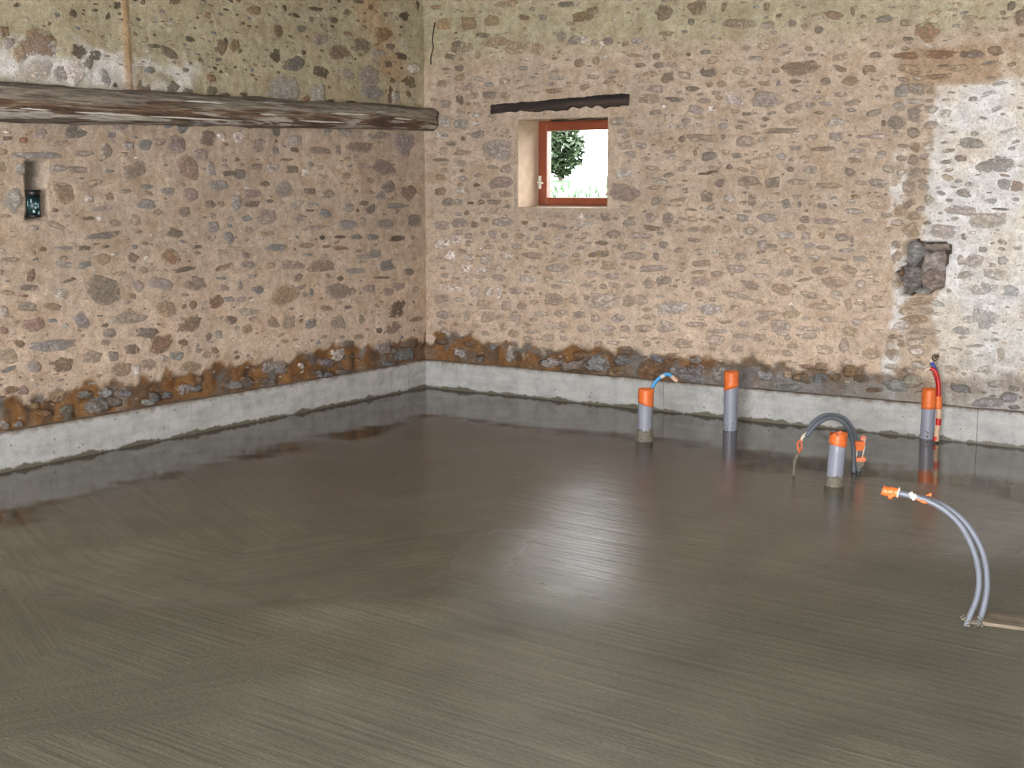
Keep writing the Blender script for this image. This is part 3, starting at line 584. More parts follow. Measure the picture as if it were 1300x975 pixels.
for key, (side, ox, oy, txt) in TILES.items():
    for e in txt.split():
        cx, cy, w_, h_, rot, code = e.split(','); cx, cy, w_, h_, rot = map(float, (cx, cy, w_, h_, rot))
        px, py = ox+cx*3/13, oy+cy*3/13
        # keep to the wall the tile entry belongs to
        out = []
        for (x, y) in outline(px, py, w_*3/13*.97, h_*3/13*.97, rot, rnd, 11 if w_*h_ > 8000 else 10):
            q = on_left(x, y) if side == 0 else on_back(x, y)
            out.append((q.y, q.z) if side == 0 else (q.x, q.z))
        ss_ = [p[0] for p in out]; zz = [p[1] for p in out]
        if side == 0 and max(ss_) > .0: continue
        if side == 1 and min(ss_) < .0: continue
        if min(zz) < .215: 
            lift = .215-min(zz); out = [(a, max(b, .215)) for a, b in out]
        if side == 1 and min(ss_) < WIN[1]+.01 and max(ss_) > WIN[0]-.01 and min(zz) < WIN[3]+.01 and max(zz) > WIN[2]-.01:
            # beside the window: clip to its edge
            m_ = (min(ss_)+max(ss_))/2
            if m_ < WIN[0]: out = [(min(a, WIN[0]-.012), b) for a, b in out]
            elif m_ > WIN[1]: out = [(max(a, WIN[1]+.012), b) for a, b in out]
            else: continue
        area_ = (max(ss_)-min(ss_))*(max(zz)-min(zz))
        up = sum((out[i][0]*out[(i+1) % len(out)][1]-out[(i+1) % len(out)][0]*out[i][1]) for i in range(len(out)))
        if up < 0: out.reverse()
        proud = .002 if code[0] == 'K' else rnd.uniform(.003, .009)
        if sum(zz)/len(zz) < .42: proud = rnd.uniform(.015, .035)
        if code in ('T', 'TO', 'OT', 'GT', 'PT'): proud = rnd.uniform(.002, .006)
        stones[side].append((area_, stone_mesh(side, out, code, rnd, proud)))
        occ[side].append((sum(ss_)/len(ss_), sum(zz)/len(zz), (max(ss_)-min(ss_))/2, (max(zz)-min(zz))/2))
# smaller stones and chips between the ones picked out above, and the wall just beyond the frame
def fill(side, lo, hi, count, wmin, wmax, pal, zlo=.26, zhi=3.15):
    k = 0; tries = 0
    while k < count and tries < count*14:
        tries += 1
        s = rnd.uniform(lo, hi); z = rnd.uniform(zlo, zhi)
        w_ = rnd.uniform(wmin, wmax); h_ = w_*rnd.uniform(.25, .6)
        if side and WIN[0]-.07 < s < WIN[1]+.07 and WIN[2]-.07 < z < WIN[3]+.22: continue
        if side and s < .1 or not side and s > -.1: continue
        if side and 3.75 < s < 4.28 and .86 < z < 1.36: continue
        if not side and 1.95 < z < 2.32: continue
        if not side and -3.8 < s < -3.55 and 1.4 < z < 1.8: continue
        if any(abs(s-a) < c+w_*.55 and abs(z-b) < d+h_*.6 for a, b, c, d in occ[side]): continue
        out = outline(s, z, w_, h_, rnd.uniform(-12, 12), rnd, 8)
        code = rnd.choice(pal)
        stones[side].append((w_*h_*(1 if w_ < .07 else 1), stone_mesh(side, out, code, rnd, rnd.uniform(.002, .009))))
        occ[side].append((s, z, w_/2, h_/2)); k += 1
fill(0, -5.3, -4.05, 90, .08, .2, ['G', 'P', 'D', 'T', 'S', 'B', 'PG'])
fill(1, 4.75, 5.6, 60, .08, .2, ['G', 'P', 'T', 'GT', 'B', 'PG'])
fill(1, 3.80, 4.0, 46, .06, .13, ['T', 'TO', 'PT', 'GT', 'GT', 'D', 'L', 'LT'])
fill(1, .1, 3.75, 190, .06, .15, ['T', 'GT', 'PT', 'TO', 'PG', 'GL', 'T'], .45, 2.5)
fill(0, -3.95, -.1, 130, .02, .055, ['K', 'D', 'B', 'K', 'S', 'OB'], 2.33, 3.0)
fill(0, -3.95, -.1, 70, .06, .13, ['T', 'GT', 'PT', 'TO'], .5, 1.95)
fill(0, -1.25, -.06, 34, .08, .16, ['P', 'G', 'BD', 'D', 'GL', 'PG', 'O'], 2.28, 2.72)
fill(0, -4.4, -.05, 480, .022, .06, ['G', 'P', 'D', 'T', 'S', 'B', 'PG', 'L', 'T', 'PT', 'GL', 'L'])
fill(1, .05, 4.9, 620, .02, .06, ['G', 'P', 'TD', 'T', 'T', 'BT', 'PG', 'L', 'PT', 'GT'])
def in_view(v): return True
for side, wo in ((0, wl), (1, wb)):
    L = sorted(stones[side], key=lambda a: -a[0])
    cnt = 0; V = []; Fc = []; MC = []; SC = []; ED = []
    for a, (v, f, mc, sc, ed) in L:
        c0 = sum(v, Vector())/len(v)
        vis = (c0.y > -4.1) if side == 0 else (c0.x < 4.7)
        if cnt < 300 and vis:
            c0 = Vector((round(c0.x, 3), round(c0.y, 3), round(c0.z, 3)))
            me = bpy.data.meshes.new('stone'); me.from_pydata([q-c0 for q in v], [], f); attrs(me, mc, sc, ed)
            o = obj('stone', me, M['masonry'], wo); o.location = c0; cnt += 1
        else:
            b0 = len(V); V += v; Fc += [tuple(b0+i for i in q) for q in f]; MC += mc; SC += sc; ED += ed
    me = bpy.data.meshes.new('small_stones'); me.from_pydata(V, [], Fc); attrs(me, MC, SC, ED)
    o = obj('small_stones', me, M['masonry'], wo); tag(o, kind='stuff')

# rounded stones and mortar lumps packed inside the hollow of the back wall
HC = [(690, 520, 110, 140, 'G', .02), (668, 672, 130, 140, 'GD', .035), (795, 580, 120, 130, 'PL', .03), (793, 668, 130, 110, 'PT', .045), (815, 492, 130, 44, 'PT', .05), (745, 732, 90, 34, 'G', .06), (620, 625, 44, 60, 'B', .06), (852, 560, 30, 100, 'PT', .02)]
for cx, cy, w_, h_, code, h in HC:
    out = [(on_back(x, y, .14).x, on_back(x, y, .14).z) for x, y in outline(1000+cx*3/13, 200+cy*3/13, w_*.21, h_*.21, 0, rnd, 11)]
    up = sum((out[i][0]*out[(i+1) % len(out)][1]-out[(i+1) % len(out)][0]*out[i][1]) for i in range(len(out)))
    if up < 0: out.reverse()
    v, f, mc, sc, ed = stone_mesh(1, out, code, rnd, .02, -.145+h, 11)
    c0 = sum(v, Vector())/len(v)
    me = bpy.data.meshes.new('stone'); me.from_pydata([q-c0 for q in v], [], f); attrs(me, [sc[0]]*len(v), sc, [1.0]*len(v))
    o = obj('stone', me, M['masonry'], wb); o.location = c0

# ---------------------------------------------------------------- room shell beyond the frame
def plain(name, boxes, mat, **kw):
    bm = bmesh.new()
    for b_ in boxes: add_box(bm, *b_)
    o = obj(name, bm, mat, smooth=False); tag(o, kind='structure'); return o
plain('wall_right', [(9.2, 9.4, -13, .04, 0, 4.3)], M['rough_wall'])
plain('wall_front', [(-.04, 4.4, -13.2, -13, 0, 4.3), (9.0, 9.2, -13.2, -13, 0, 4.3), (4.4, 9.0, -13.2, -13, 2.8, 4.3)], M['rough_wall'])
plain('ceiling', [(-.6, 9.4, -13.2, .6, 4.3, 4.4)], M['ceiling'])
# the wall behind the left and back faces
plain('wall_left_core', [(-.5, -.2, -13.2, .5, 0, 4.3)], M['rough_wall'])
plain('wall_back_core', [(-.2, WIN[0], .2, .5, 0, 4.3), (WIN[1], 9.2, .2, .5, 0, 4.3), (WIN[0], WIN[1], .2, .5, 0, WIN[2]), (WIN[0], WIN[1], .2, .5, WIN[3], 4.3)], M['rough_wall'])

# ---------------------------------------------------------------- floor
def floor():
    xs = axis(-.04, 9.2, .03, 0, 7.0, .2); ys = axis(-13, .04, .03, -6.6, .1, .2)
    rl = [(on_floor(560, 770), on_floor(640, 680)), (on_floor(380, 775), on_floor(560, 772))]
    verts = []; dry = []; tint = []; side = []
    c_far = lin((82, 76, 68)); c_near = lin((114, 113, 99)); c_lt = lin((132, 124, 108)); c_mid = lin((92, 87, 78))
    zo = 0
    for y in ys:
        for x in xs:
            n = fb(x, y, 2.2, .9, 4); n2 = fb(x, y, 8.8, 3.2, 3)
            dw = min(x, -y)
            z = .004*n
            # distance measure of how far the water film reaches out from the walls
            pud = sm(1.15, .75, x+n*.5)*1.0
            pud = max(pud, sm(1.35, 1.0, -y+n*.45-.35*sm(2.5, 4.2, x)))
            pud = max(pud, .62*sm(2.6, 1.7, -y+n*.5)*sm(3.0, 4.0, x))
            d = 1-pud
            far = sm(5.2, 2.2, sqrt((x-1)**2+(y+.5)**2)+n*.6)
            nearz = sm(5.3, 6.3, sqrt(x**2+y**2)+n*.5)
            d = d*(.34+.66*nearz)
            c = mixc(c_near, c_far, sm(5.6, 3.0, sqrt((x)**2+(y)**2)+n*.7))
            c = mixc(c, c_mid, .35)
            for a, b_ in rl:
                ab = b_-a; t = max(0, min(1, ((Vector((x, y, 0))-a).dot(ab))/ab.dot(ab)))
                dd = (Vector((x, y, 0))-(a+ab*t)).length+.05*n2
                k = sm(.26, .03, dd); z += .008*k; c = mixc(c, c_lt, k*.30); d = min(1, d+.4*k)
            # lighter sweep of finished cement in the middle foreground
            q = Vector((x, y, 0)); a = on_floor(400, 800); b_ = on_floor(640, 850)
            ab = b_-a; t = max(0, min(1, (q-a).dot(ab)/ab.dot(ab))); dd = (q-(a+ab*t)).length+.15*n
            c = mixc(c, c_lt, .30*sm(.6, .1, dd))
            c = tuple(v*(1+.14*n2) for v in c)
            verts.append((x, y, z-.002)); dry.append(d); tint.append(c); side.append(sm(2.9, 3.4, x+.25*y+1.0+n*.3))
    nx = len(xs); faces = [(j*nx+i, j*nx+i+1, (j+1)*nx+i+1, (j+1)*nx+i) for j in range(len(ys)-1) for i in range(nx-1)]
    me = bpy.data.meshes.new('floor'); me.from_pydata(verts, [], faces)
    a = me.attributes.new('dry', 'FLOAT', 'POINT'); a.data.foreach_set('value', dry)
    a = me.attributes.new('side', 'FLOAT', 'POINT'); a.data.foreach_set('value', side)
    a = me.color_attributes.new('tint', 'FLOAT_COLOR', 'POINT'); a.data.foreach_set('color', [v for c in tint for v in (*c, 1)])
    return tag(obj('floor', me, M['floor']), kind='structure')
floor()

# ---------------------------------------------------------------- concrete kerb at the foot of the walls
def kerb(root, side, s0, s1, top0, top1, d0=.0):
    n = max(2, int(abs(s1-s0)/.05)); verts = []; prof = 7
    for i in range(n+1):
        s = s0+(s1-s0)*i/n; tp = top0+(top1-top0)*i/n+.004*nz(s, side, 3, 4)
        f = d0+.003*nz(s, 2, 5, 3)
        pr = [(f+.002, -.03), (f, .05), (f, .12), (f+.001, tp-.012), (f-.006, tp-.002), (f-.02, tp+.003*nz(s, 9, 9, 20)), (-.11, tp+.004*nz(s, 5, 5, 12))]
        for d, z in pr: verts.append(Vector((d, s, z)) if side == 0 else Vector((s, -d, z)))
    faces = []
    for i in range(n):
        for k in range(prof-1):
            a = i*prof+k; faces.append((a, a+1, a+prof+1, a+prof))
    faces.append(tuple(range(prof))); faces.append(tuple(n*prof+k for k in range(prof-1, -1, -1)))
    me = bpy.data.meshes.new('kerb_section'); me.from_pydata(verts, [], faces)
    bm = bmesh.new(); bm.from_mesh(me); bmesh.ops.recalc_face_normals(bm, faces=bm.faces); bm.to_mesh(me); bm.free()
    o = obj('kerb_section', me, M['kerb'], root, smooth=False); return o
kl = bpy.data.objects.new('baseboard_left', None); C.objects.link(kl); tag(kl, kind='structure')
kb = bpy.data.objects.new('baseboard_back', None); C.objects.link(kb); tag(kb, kind='structure')
jl = on_left(245, 548, 0).y
kerb(kl, 0, -13, jl-.003, .225, .225); kerb(kl, 0, jl+.003, -.26, .222, .218, .004); kerb(kl, 0, -.254, 0, .222, .218, -.012)
j1 = on_back(842, 525, 0).x; j2 = on_back(1240, 560, 0).x
kerb(kb, 1, -.05, j1-.003, .222, .220); kerb(kb, 1, j1+.003, j2-.003, .220, .220, .004); kerb(kb, 1, j2+.003, 9.2, .222, .222, .012)

# ---------------------------------------------------------------- window
win = bpy.data.objects.new('window_1', None); C.objects.link(win); tag(win, kind='structure')
x0, x1, z0, z1 = WIN
YF = .30
def reveal():
    bm = bmesh.new()
    def grid(a, b_, c, d, nu, nv, ax):
        vs = []
        for j in range(nv+1):
            for i in range(nu+1):
                u, v = i/nu, j/nv
                q = a*(1-u)*(1-v)+b_*u*(1-v)+c*u*v+d*(1-u)*v
                k = min(1, 4*v*(1-v)*3)*.006*nz(q.x, q.y, q.z, 9)
                q = q+Vector(ax)*k; vs.append(bm.verts.new(q))
        for j in range(nv):
            for i in range(nu):
                k = j*(nu+1)+i; bm.faces.new((vs[k], vs[k+1], vs[k+nu+2], vs[k+nu+1]))
    Y0, Y1 = .03, YF+.12
    V_ = Vector
    grid(V_((x0, Y0, z0)), V_((x0+.01, Y1, z0)), V_((x0+.01, Y1, z1)), V_((x0, Y0, z1)), 10, 20, (1, 0, 0))
    grid(V_((x1, Y1, z0)), V_((x1, Y0, z0)), V_((x1, Y0, z1)), V_((x1, Y1, z1)), 10, 20, (1, 0, 0))
    grid(V_((x0, Y0, z0)), V_((x1, Y0, z0)), V_((x1, Y1, z0)), V_((x0, Y1, z0)), 20, 10, (0, 0, 1))
    grid(V_((x0, Y1, z1)), V_((x1, Y1, z1)), V_((x1, Y0, z1)), V_((x0, Y0, z1)), 20, 10, (0, 0, 1))
    return bm
obj('window_reveal', reveal(), M['reveal'], win)
fx0, fx1 = x0+.008, x1+.02; fz0, fz1 = z0+.004, z1+.012
fr = bmesh.new()
for b_ in ((fx0, fx0+.05, YF, YF+.07, fz0, fz1), (fx1-.05, fx1-.02, YF, YF+.07, fz0, fz1), (fx0+.05, fx1-.05, YF, YF+.07, fz0, fz0+.035), (fx0+.05, fx1-.05, YF, YF+.07, fz1-.035, fz1)):
    add_box(fr, *b_, bev=.003)
obj('window_frame', fr, M['window_wood'], win, smooth=False)
sash = bmesh.new(); a0, a1, c0, c1 = fx0+.035, fx1-.055, fz0+.02, fz1-.03
for b_ in ((a0, a0+.055, YF-.018, YF+.04, c0, c1), (a1-.055, a1, YF-.018, YF+.04, c0, c1), (a0+.055, a1-.055, YF-.018, YF+.04, c0, c0+.05), (a0+.055, a1-.055, YF-.018, YF+.04, c1-.06, c1)):
    add_box(sash, *b_, bev=.004)
so = obj('window_sash', sash, M['window_wood'], win, smooth=False)
obj('pane', add_box(bmesh.new(), a0+.05, a1-.05, YF+.012, YF+.018, c0+.045, c1-.05), M['glass'], so, smooth=False)
hd = bmesh.new(); hx, hz = fx0+.03, z0+.19
add_box(hd, hx-.012, hx+.012, YF-.03, YF-.0, hz-.05, hz+.05, .004)
add_tube(hd, [Vector((hx, YF-.025, hz)), Vector((hx, YF-.055, hz)), Vector((hx+.01, YF-.062, hz-.004)), Vector((hx+.05, YF-.062, hz-.006))], .007, 10)
o = obj('window_handle', hd, M['metal'], win); o['label'] = 'pale metal handle'
# ragged white filler bed under the frame and a thin dark strip for the shadow gap over it
bm = bmesh.new()
n = 40; rows = []
for i in range(n+1):
    x = x0+.02+(x1-x0-.02)*i/n
    rows.append([bm.verts.new((x, YF-.05-.02*abs(nz(x, 1, 1, 14)), z0+.001)), bm.verts.new((x, YF-.03, z0+.010+.004*nz(x, 3, 1, 20))), bm.verts.new((x, YF+.01, z0+.012))])
for A, B in zip(rows, rows[1:]):
    for k in range(2): bm.faces.new((A[k], B[k], B[k+1], A[k+1]))
obj('sill_filler', bm, M['white_plaster'], win)

def rough_bar(p0, p1, hy, hz, seg, ring, seed, mat, name, parent=None, taper=1.0, groove=.01, gscale=(3, 30), ragged=0):
    """long hewn timber from p0 to p1, half sizes hy (across) and hz (up)"""
    p0, p1 = Vector(p0), Vector(p1); t = (p1-p0).normalized(); side = t.cross(Vector((0, 0, 1))).normalized(); up = side.cross(t)
    L = (p1-p0).length; bm = bmesh.new(); R_ = []
    for i in range(seg+1):
        u = i/seg; c = p0.lerp(p1, u); k = 1+(taper-1)*u; row = []
        c = c+up*.010*nz(u*L, seed, 1, .9)
        for j in range(ring):
            a = 2*pi*j/ring
            r = (abs(cos(a))**3.4+abs(sin(a))**3.4)**(-1/3.4)
            g = groove*noise.fractal(Vector((u*L*gscale[0], a*2.2, seed)), 1, 2, 4)+groove*.8*nz(a*3.2, seed, u*L*.6, 1.6)
            row.append(bm.verts.new(c+side*cos(a)*(r*hy*k+g)+up*sin(a)*(r*hz*k+g*.8-ragged*max(0, -sin(a))*abs(nz(u*L, seed, 3, 9)))))
        R_.append(row)
    for A, B in zip(R_, R_[1:]):
        for j in range(ring): bm.faces.new((A[j], B[j], B[(j+1) % ring], A[(j+1) % ring]))
    bm.faces.new(R_[0]); bm.faces.new(R_[-1][::-1])
    bmesh.ops.recalc_face_normals(bm, faces=bm.faces)
    o = obj(name, bm, mat, parent)
    at_ = o.data.attributes.new('high', 'FLOAT', 'POINT'); at_.data.foreach_set('value', [sin(2*pi*j/ring) for i in range(seg+1) for j in range(ring)])
    return o
# lintel over the window, tilted up to the right
a = on_back(625, 138); b_ = on_back(800, 125)
lint = rough_bar((a.x, .105, a.z), (b_.x, .105, b_.z-.005), .095, .05, 90, 20, 4.0, M['lintel'], 'window_lintel', groove=.02, gscale=(6, 30), ragged=.045)
tag(lint, 'blackened rough timber lintel tilted above the small red window', 'lintel')
sl = on_back(682, 147)
o = rough_bar((sl.x+.05, .2, z1-.006), (x1-.01, .2, z1+.0), .05, .008, 30, 12, 9.0, M['lintel'], 'gap_shade', None, groove=.004)
o.parent = lint; o.name = 'shadow_gap'  # dark strip modelled in place of the shadow gap above the frame

# ---------------------------------------------------------------- beam along the left wall
BX = .03
e0 = on_left(0, 129, BX+.11); e1 = on_left(560, 151, BX+.11)
dirb = (e1-e0).normalized(); e0x = e0-dirb*2.2
beam = rough_bar((BX, e0x.y, e0x.z), (BX, min(e1.y, .02), e1.z), .115, .115, 220, 26, 2.0, M['beam'], 'timber_beam', taper=.74, groove=.016, gscale=(2.2, 30))
tag(beam, 'long limewashed timber beam along the left stone wall', 'beam')
# loose pale splinters standing off its face
for k, (pa, pb) in enumerate([((95, 142), (180, 147)), ((20, 137), (65, 140)), ((190, 148), (300, 153)), ((380, 153), (440, 156)), ((330, 145), (352, 146)), ((500, 150), (524, 152)), ((235, 128), (285, 131)), ((420, 144), (470, 146))]):
    A = on_left(*pa, BX+.105); B = on_left(*pb, BX+.105)
    bm = bmesh.new(); pts = [A.lerp(B, i/8)+Vector((0, 0, .003*nz(i, k, 1, .7))) for i in range(9)]
    add_tube(bm, pts, [.001, .004, .005, .006, .005, .004, .005, .003, .001], 8)
    o = obj('splinter', bm, M['white_plaster'], beam)

# ---------------------------------------------------------------- pipes
def lathe_band(bm, c, prof_r, z0f, z1f, n=32, lean=(0, 0), rows=6, th=.0):
    """upright shell: z0f/z1f are functions of angle, radius prof_r"""
    R_ = []
    for j in range(rows+1):
        row = []
        for k in range(n):
            a = 2*pi*k/n; z = z0f(a)+(z1f(a)-z0f(a))*j/rows
            r = prof_r(a, z)
            row.append(bm.verts.new((c[0]+r*cos(a)+lean[0]*z, c[1]+r*sin(a)+lean[1]*z, z)))
        R_.append(row)
    for A, B in zip(R_, R_[1:]):
        for k in range(n): bm.faces.new((A[k], A[(k+1) % n], B[(k+1) % n], B[k]))
    return R_
def pipe(base, height, r, band, label, lean=(0, 0), band_low=None, ragged=0, collar=0, splash=False, top_low=None, seed=1):
    base = Vector((base.x, base.y, 0))
    root = thing('drain_pipe', base, label, 'pipe', 'grey drain pipes standing in the wet floor')
    to_cam = math.atan2(CAM.y-base.y, CAM.x-base.x)
    right = to_cam+pi/2     # picture-right side of the pipe
    hb = height-band
    def lowf(a): return hb+(band_low or 0)*(.5*cos(a-right)) + .004*nz(cos(a)*3, sin(a)*3, seed, 1)
    def topf(a):
        z = height-.002
        if ragged: z -= ragged*(.5+.5*noise.noise(Vector((cos(a)*3.2, sin(a)*3.2, seed))) + .7*max(0, noise.noise(Vector((cos(a)*7, sin(a)*7, seed+3)))))
        return z
    bm = bmesh.new()
    A = lathe_band(bm, (0, 0), lambda a, z: r, lambda a: -.03, lambda a: height-.012-(.03 if ragged else 0), lean=lean, rows=4)
    B = lathe_band(bm, (0, 0), lambda a, z: r-.0045, lambda a: -.03, lambda a: height-.012-(.03 if ragged else 0), lean=lean, rows=4)
    for f in list(bm.faces)[-32*4:]: f.normal_flip()
    for k in range(32): bm.faces.new((A[-1][k], A[-1][(k+1) % 32], B[-1][(k+1) % 32], B[-1][k]))
    obj('tube', bm, M['pvc'], root)
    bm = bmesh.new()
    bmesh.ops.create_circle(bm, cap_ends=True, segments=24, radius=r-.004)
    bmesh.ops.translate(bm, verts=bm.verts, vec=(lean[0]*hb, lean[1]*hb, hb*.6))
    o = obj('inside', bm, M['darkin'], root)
    bm = bmesh.new()
    A = lathe_band(bm, (0, 0), lambda a, z: r+.0022+.0012*nz(a*3, z*40, seed, 1), lowf, topf, 48, lean, 7)
    B = lathe_band(bm, (0, 0), lambda a, z: r-.0052, lambda a: lowf(a), topf, 48, lean, 7)
    for f in list(bm.faces)[-48*7:]: f.normal_flip()
    for k in range(48):
        bm.faces.new((A[-1][k], A[-1][(k+1) % 48], B[-1][(k+1) % 48], B[-1][k]))
        bm.faces.new((A[0][k], B[0][k], B[0][(k+1) % 48], A[0][(k+1) % 48]))
    o = obj('tape_band', bm, M['orange'], root); o['label'] = 'orange tape around the rim'
    if collar:
        bm = bmesh.new()
        R_ = lathe_band(bm, (0, 0), lambda a, z: r+.007+.004*nz(cos(a)*2, sin(a)*2, z*30+seed, 1.5)-.004*sm(collar*.6, collar, z), lambda a: -.01, lambda a: collar*(1+.35*nz(cos(a)*2.5, sin(a)*2.5, seed, 1)), 40, lean, 8)
        for k in range(40):
            v = R_[-1][k]; 
        top = [bm.verts.new((v.co.x*.9, v.co.y*.9, v.co.z)) for v in R_[-1]]
        for k in range(40): bm.faces.new((R_[-1][k], R_[-1][(k+1) % 40], top[(k+1) % 40], top[k]))
        o = obj('cement_collar', bm, M['cement'], root); o['label'] = 'wet cement crusted round the foot'
    if splash:
        bm = bmesh.new(); rr = random.Random(seed)
        for k in range(9):
            a = to_cam+rr.uniform(-1.4, 1.4); z = rr.uniform(.0, .05)
            g = bmesh.ops.create_icosphere(bm, subdivisions=1, radius=rr.uniform(.004, .009))['verts']
            bmesh.ops.scale(bm, verts=g, vec=(1, 1, rr.uniform(.5, 1.1)))
            bmesh.ops.translate(bm, verts=g, vec=(cos(a)*r, sin(a)*r, z))
        o = obj('cement_splash', bm, M['cement'], root); tag(o, kind='stuff')
    return root
def ht(px, base_py, top_py):
    b0 = on_floor(px, base_py); d = (b0-Vector((CAM.x, CAM.y, 0))).length
    q = ray(px, top_py); k = d/sqrt(q.x**2+q.y**2); return EYE+q.z*k
pA = on_floor(818, 559); hA = ht(818, 559, 493)
pipe(pA, hA, .048, .105, 'short grey pipe with orange rim, leftmost, a blue hose behind it', band_low=-.03, collar=.075, lean=(.02, .01), seed=3)
pB = on_floor(927, 545); hB = ht(927, 545, 471)
pipe(pB, hB, .047, .115, 'tall grey pipe with orange rim, second from the left, close to the kerb', band_low=.035, splash=True, seed=7)
pC = on_floor(1059, 616); hC = ht(1060, 616, 545)
pipe(pC, hC, .046, .085, 'grey pipe with torn orange rim under the arched cables', lean=(.04, .03), band_low=-.02, ragged=.035, collar=.06, seed=12)
pD = on_floor(1177, 556); hD = ht(1177, 556, 493)
pipe(pD, hD, .046, .13, 'grey pipe with wide orange rim beside the red hose', band_low=0, splash=True, lean=(.01, 0), seed=17)

def plane_pt(base, px, py, off=0.0):
    """point seen at px,py on the upright plane through base that faces the camera (moved off metres towards it)"""
    n_ = Vector((CAM.x-base.x, CAM.y-base.y, 0)).normalized(); b1 = Vector((base.x, base.y, 0))+n_*off
    d = ray(px, py); return CAM+d*((b1-CAM).dot(n_)/d.dot(n_))

# blue hose curling out of the first pipe
def hose(name, label, cat, base, segs, group=None, loc=None):
    root = thing(name, loc or base, label, cat, group)
    for pn, pts, r, mat, lab in segs:
        bm = add_tube(bmesh.new(), pts, r, 14); local(bm, root)
        o = obj(pn, bm, mat, root)
        if lab: o['label'] = lab
    return root
def pp(base, lst, off=0.0, n=8): return spline([plane_pt(base, x, y, off) for x, y in lst], n)
bb = pA+Vector((-.02, .06, 0))
pts = pp(bb, [(824, 520), (826, 500), (830, 488), (838, 479), (847, 475), (853, 478)])
hr = hose('blue_hose', 'thin blue hose curving up behind the leftmost pipe', 'hose', Vector((pts[0].x, pts[0].y, pts[0].z)),
     [('hose_tube', pts, .012, M['blue'], None), ('tape_ring', pp(bb, [(839, 478.5), (843.5, 476.3)]), .0135, M['tapewhite'], 'pale tape'),
      ('taped_end', pp(bb, [(852.5, 477.5), (857, 482), (860, 484)]), [.0135]*8+[.013]*8+[.009], M['beige'], 'beige taped end')])

# two slate conduits arched over the torn pipe
aR = on_floor(1088, 596); aL = on_floor(1007, 603)
base = Vector(((aR.x+aL.x)/2, (aR.y+aL.y)/2, 0))
def arch(lst, dR, dL):
    out = []
    xs_ = [p[0] for p in lst]
    for x, y in lst:
        u = (x-1012)/(1088-1012); u = max(0, min(1, u))
        b_ = aL.lerp(aR, u)
        q = plane_pt(b_, x, y, dL*(1-u)+dR*u); out.append(q)
    return spline(out, 8)
root = thing('cable_arch', aR, 'two slate grey conduits arched over the pipe with torn orange rim', 'conduit')
for lst, dd in (([(1024, 552), (1031, 538), (1045, 528), (1060, 527), (1074, 533), (1083, 546), (1088, 562), (1090, 575), (1090, 600)], .03),
                ([(1024, 554), (1034, 541), (1050, 531), (1064, 532), (1074, 540), (1080, 552), (1083, 565), (1084, 578), (1084, 600)], .075)):
    bm = local(add_tube(bmesh.new(), arch(lst, dd, dd), .0125, 14), root); obj('conduit', bm, M['conduit_dark'], root)
bm = local(add_tube(bmesh.new(), arch([(1025, 550), (1019, 555), (1017, 560)], .05, .05), [.010]*8+[.008]*8+[.004], 12), root)
o = obj('tape_wrap', bm, M['tapewhite'], root); o['label'] = 'white tape on the hanging end'
bm = bmesh.new()
add_tube(bm, arch([(1018, 558), (1013, 562), (1013, 568), (1015, 575)], .05, .05), .007, 10)
add_tube(bm, arch([(1017, 560), (1018, 566), (1016, 572), (1012, 566)], .03, .03), .006, 10)
o = obj('tape_twist', local(bm, root), M['copper'], root); o['label'] = 'twisted copper-orange tape'
# orange connection box between two orange plates
C0 = plane_pt(aR, 1090, 575, .05); fw = Vector((CAM.x-aR.x, CAM.y-aR.y, 0)).normalized(); rt = Vector((-fw.y, fw.x, 0))
def obox(c, w_, d_, h_, bev=.003, tilt=0, tw=1.0):
    bm = bmesh.new(); g = bmesh.ops.create_cube(bm, size=1)['verts']
    for v in g:
        k = tw if v.co.z < 0 else 1
        v.co = Vector((v.co.x*w_*k, v.co.y*d_*k, v.co.z*h_))
    bmesh.ops.bevel(bm, geom=list(bm.edges), offset=bev, segments=2, affect='EDGES')
    m = Matrix(((rt.x, fw.x, 0, 0), (rt.y, fw.y, 0, 0), (0, 0, 1, 0), (0, 0, 0, 1)))
    bmesh.ops.transform(bm, matrix=Matrix.Translation(c) @ m @ Matrix.Rotation(tilt, 4, 'Y'), verts=bm.verts)
    return bm
box_root = root
ctr = plane_pt(aR, 1091, 566, .06)
obj('bracket_body', local(obox(ctr, .066, .05, .054, .006, 0, .72), box_root), M['orange'], box_root, smooth=False)
o = obj('bracket_ear', local(obox(plane_pt(aR, 1095.5, 561, .03), .03, .012, .07, .004, radians(6)), box_root), M['orange'], box_root, smooth=False)
o = obj('foot_plate', local(obox(plane_pt(aR, 1090, 582.5, .05), .082, .06, .024, .005, radians(-2)), box_root), M['orange'], box_root, smooth=False)
bm = bmesh.new()
add_tube(bm, [plane_pt(aR, 1088, 572, .06), plane_pt(aR, 1087, 581, .06)], .005, 8)
add_tube(bm, [plane_pt(aR, 1097, 556, .06), plane_pt(aR, 1097.5, 568, .07), plane_pt(aR, 1094.5, 581, .07)], .004, 8)
o = obj('wire', local(bm, box_root), M['tapewhite'], box_root); o['label'] = 'pale wire loop'
o = obj('cement_block', local(obox(plane_pt(aR, 1090, 588, .04)-Vector((0, 0, .0)), .06, .05, .045, .01), box_root), M['cement'], box_root, smooth=False)

# muddy stake under the hanging end
st = on_floor(1007, 603)
bm = add_tube(bmesh.new(), pp(st, [(1007, 606), (1008, 597), (1008.5, 588), (1010.5, 581), (1014, 576)], 0, 6), [.006]*6+[.006]*6+[.009]*6+[.011]*6+[.006], 10)
r_ = thing('metal_stake', st, 'thin muddy stake in the floor below the hanging cable end', 'stake')
obj('shaft', local(bm, r_), M['cement'], r_)

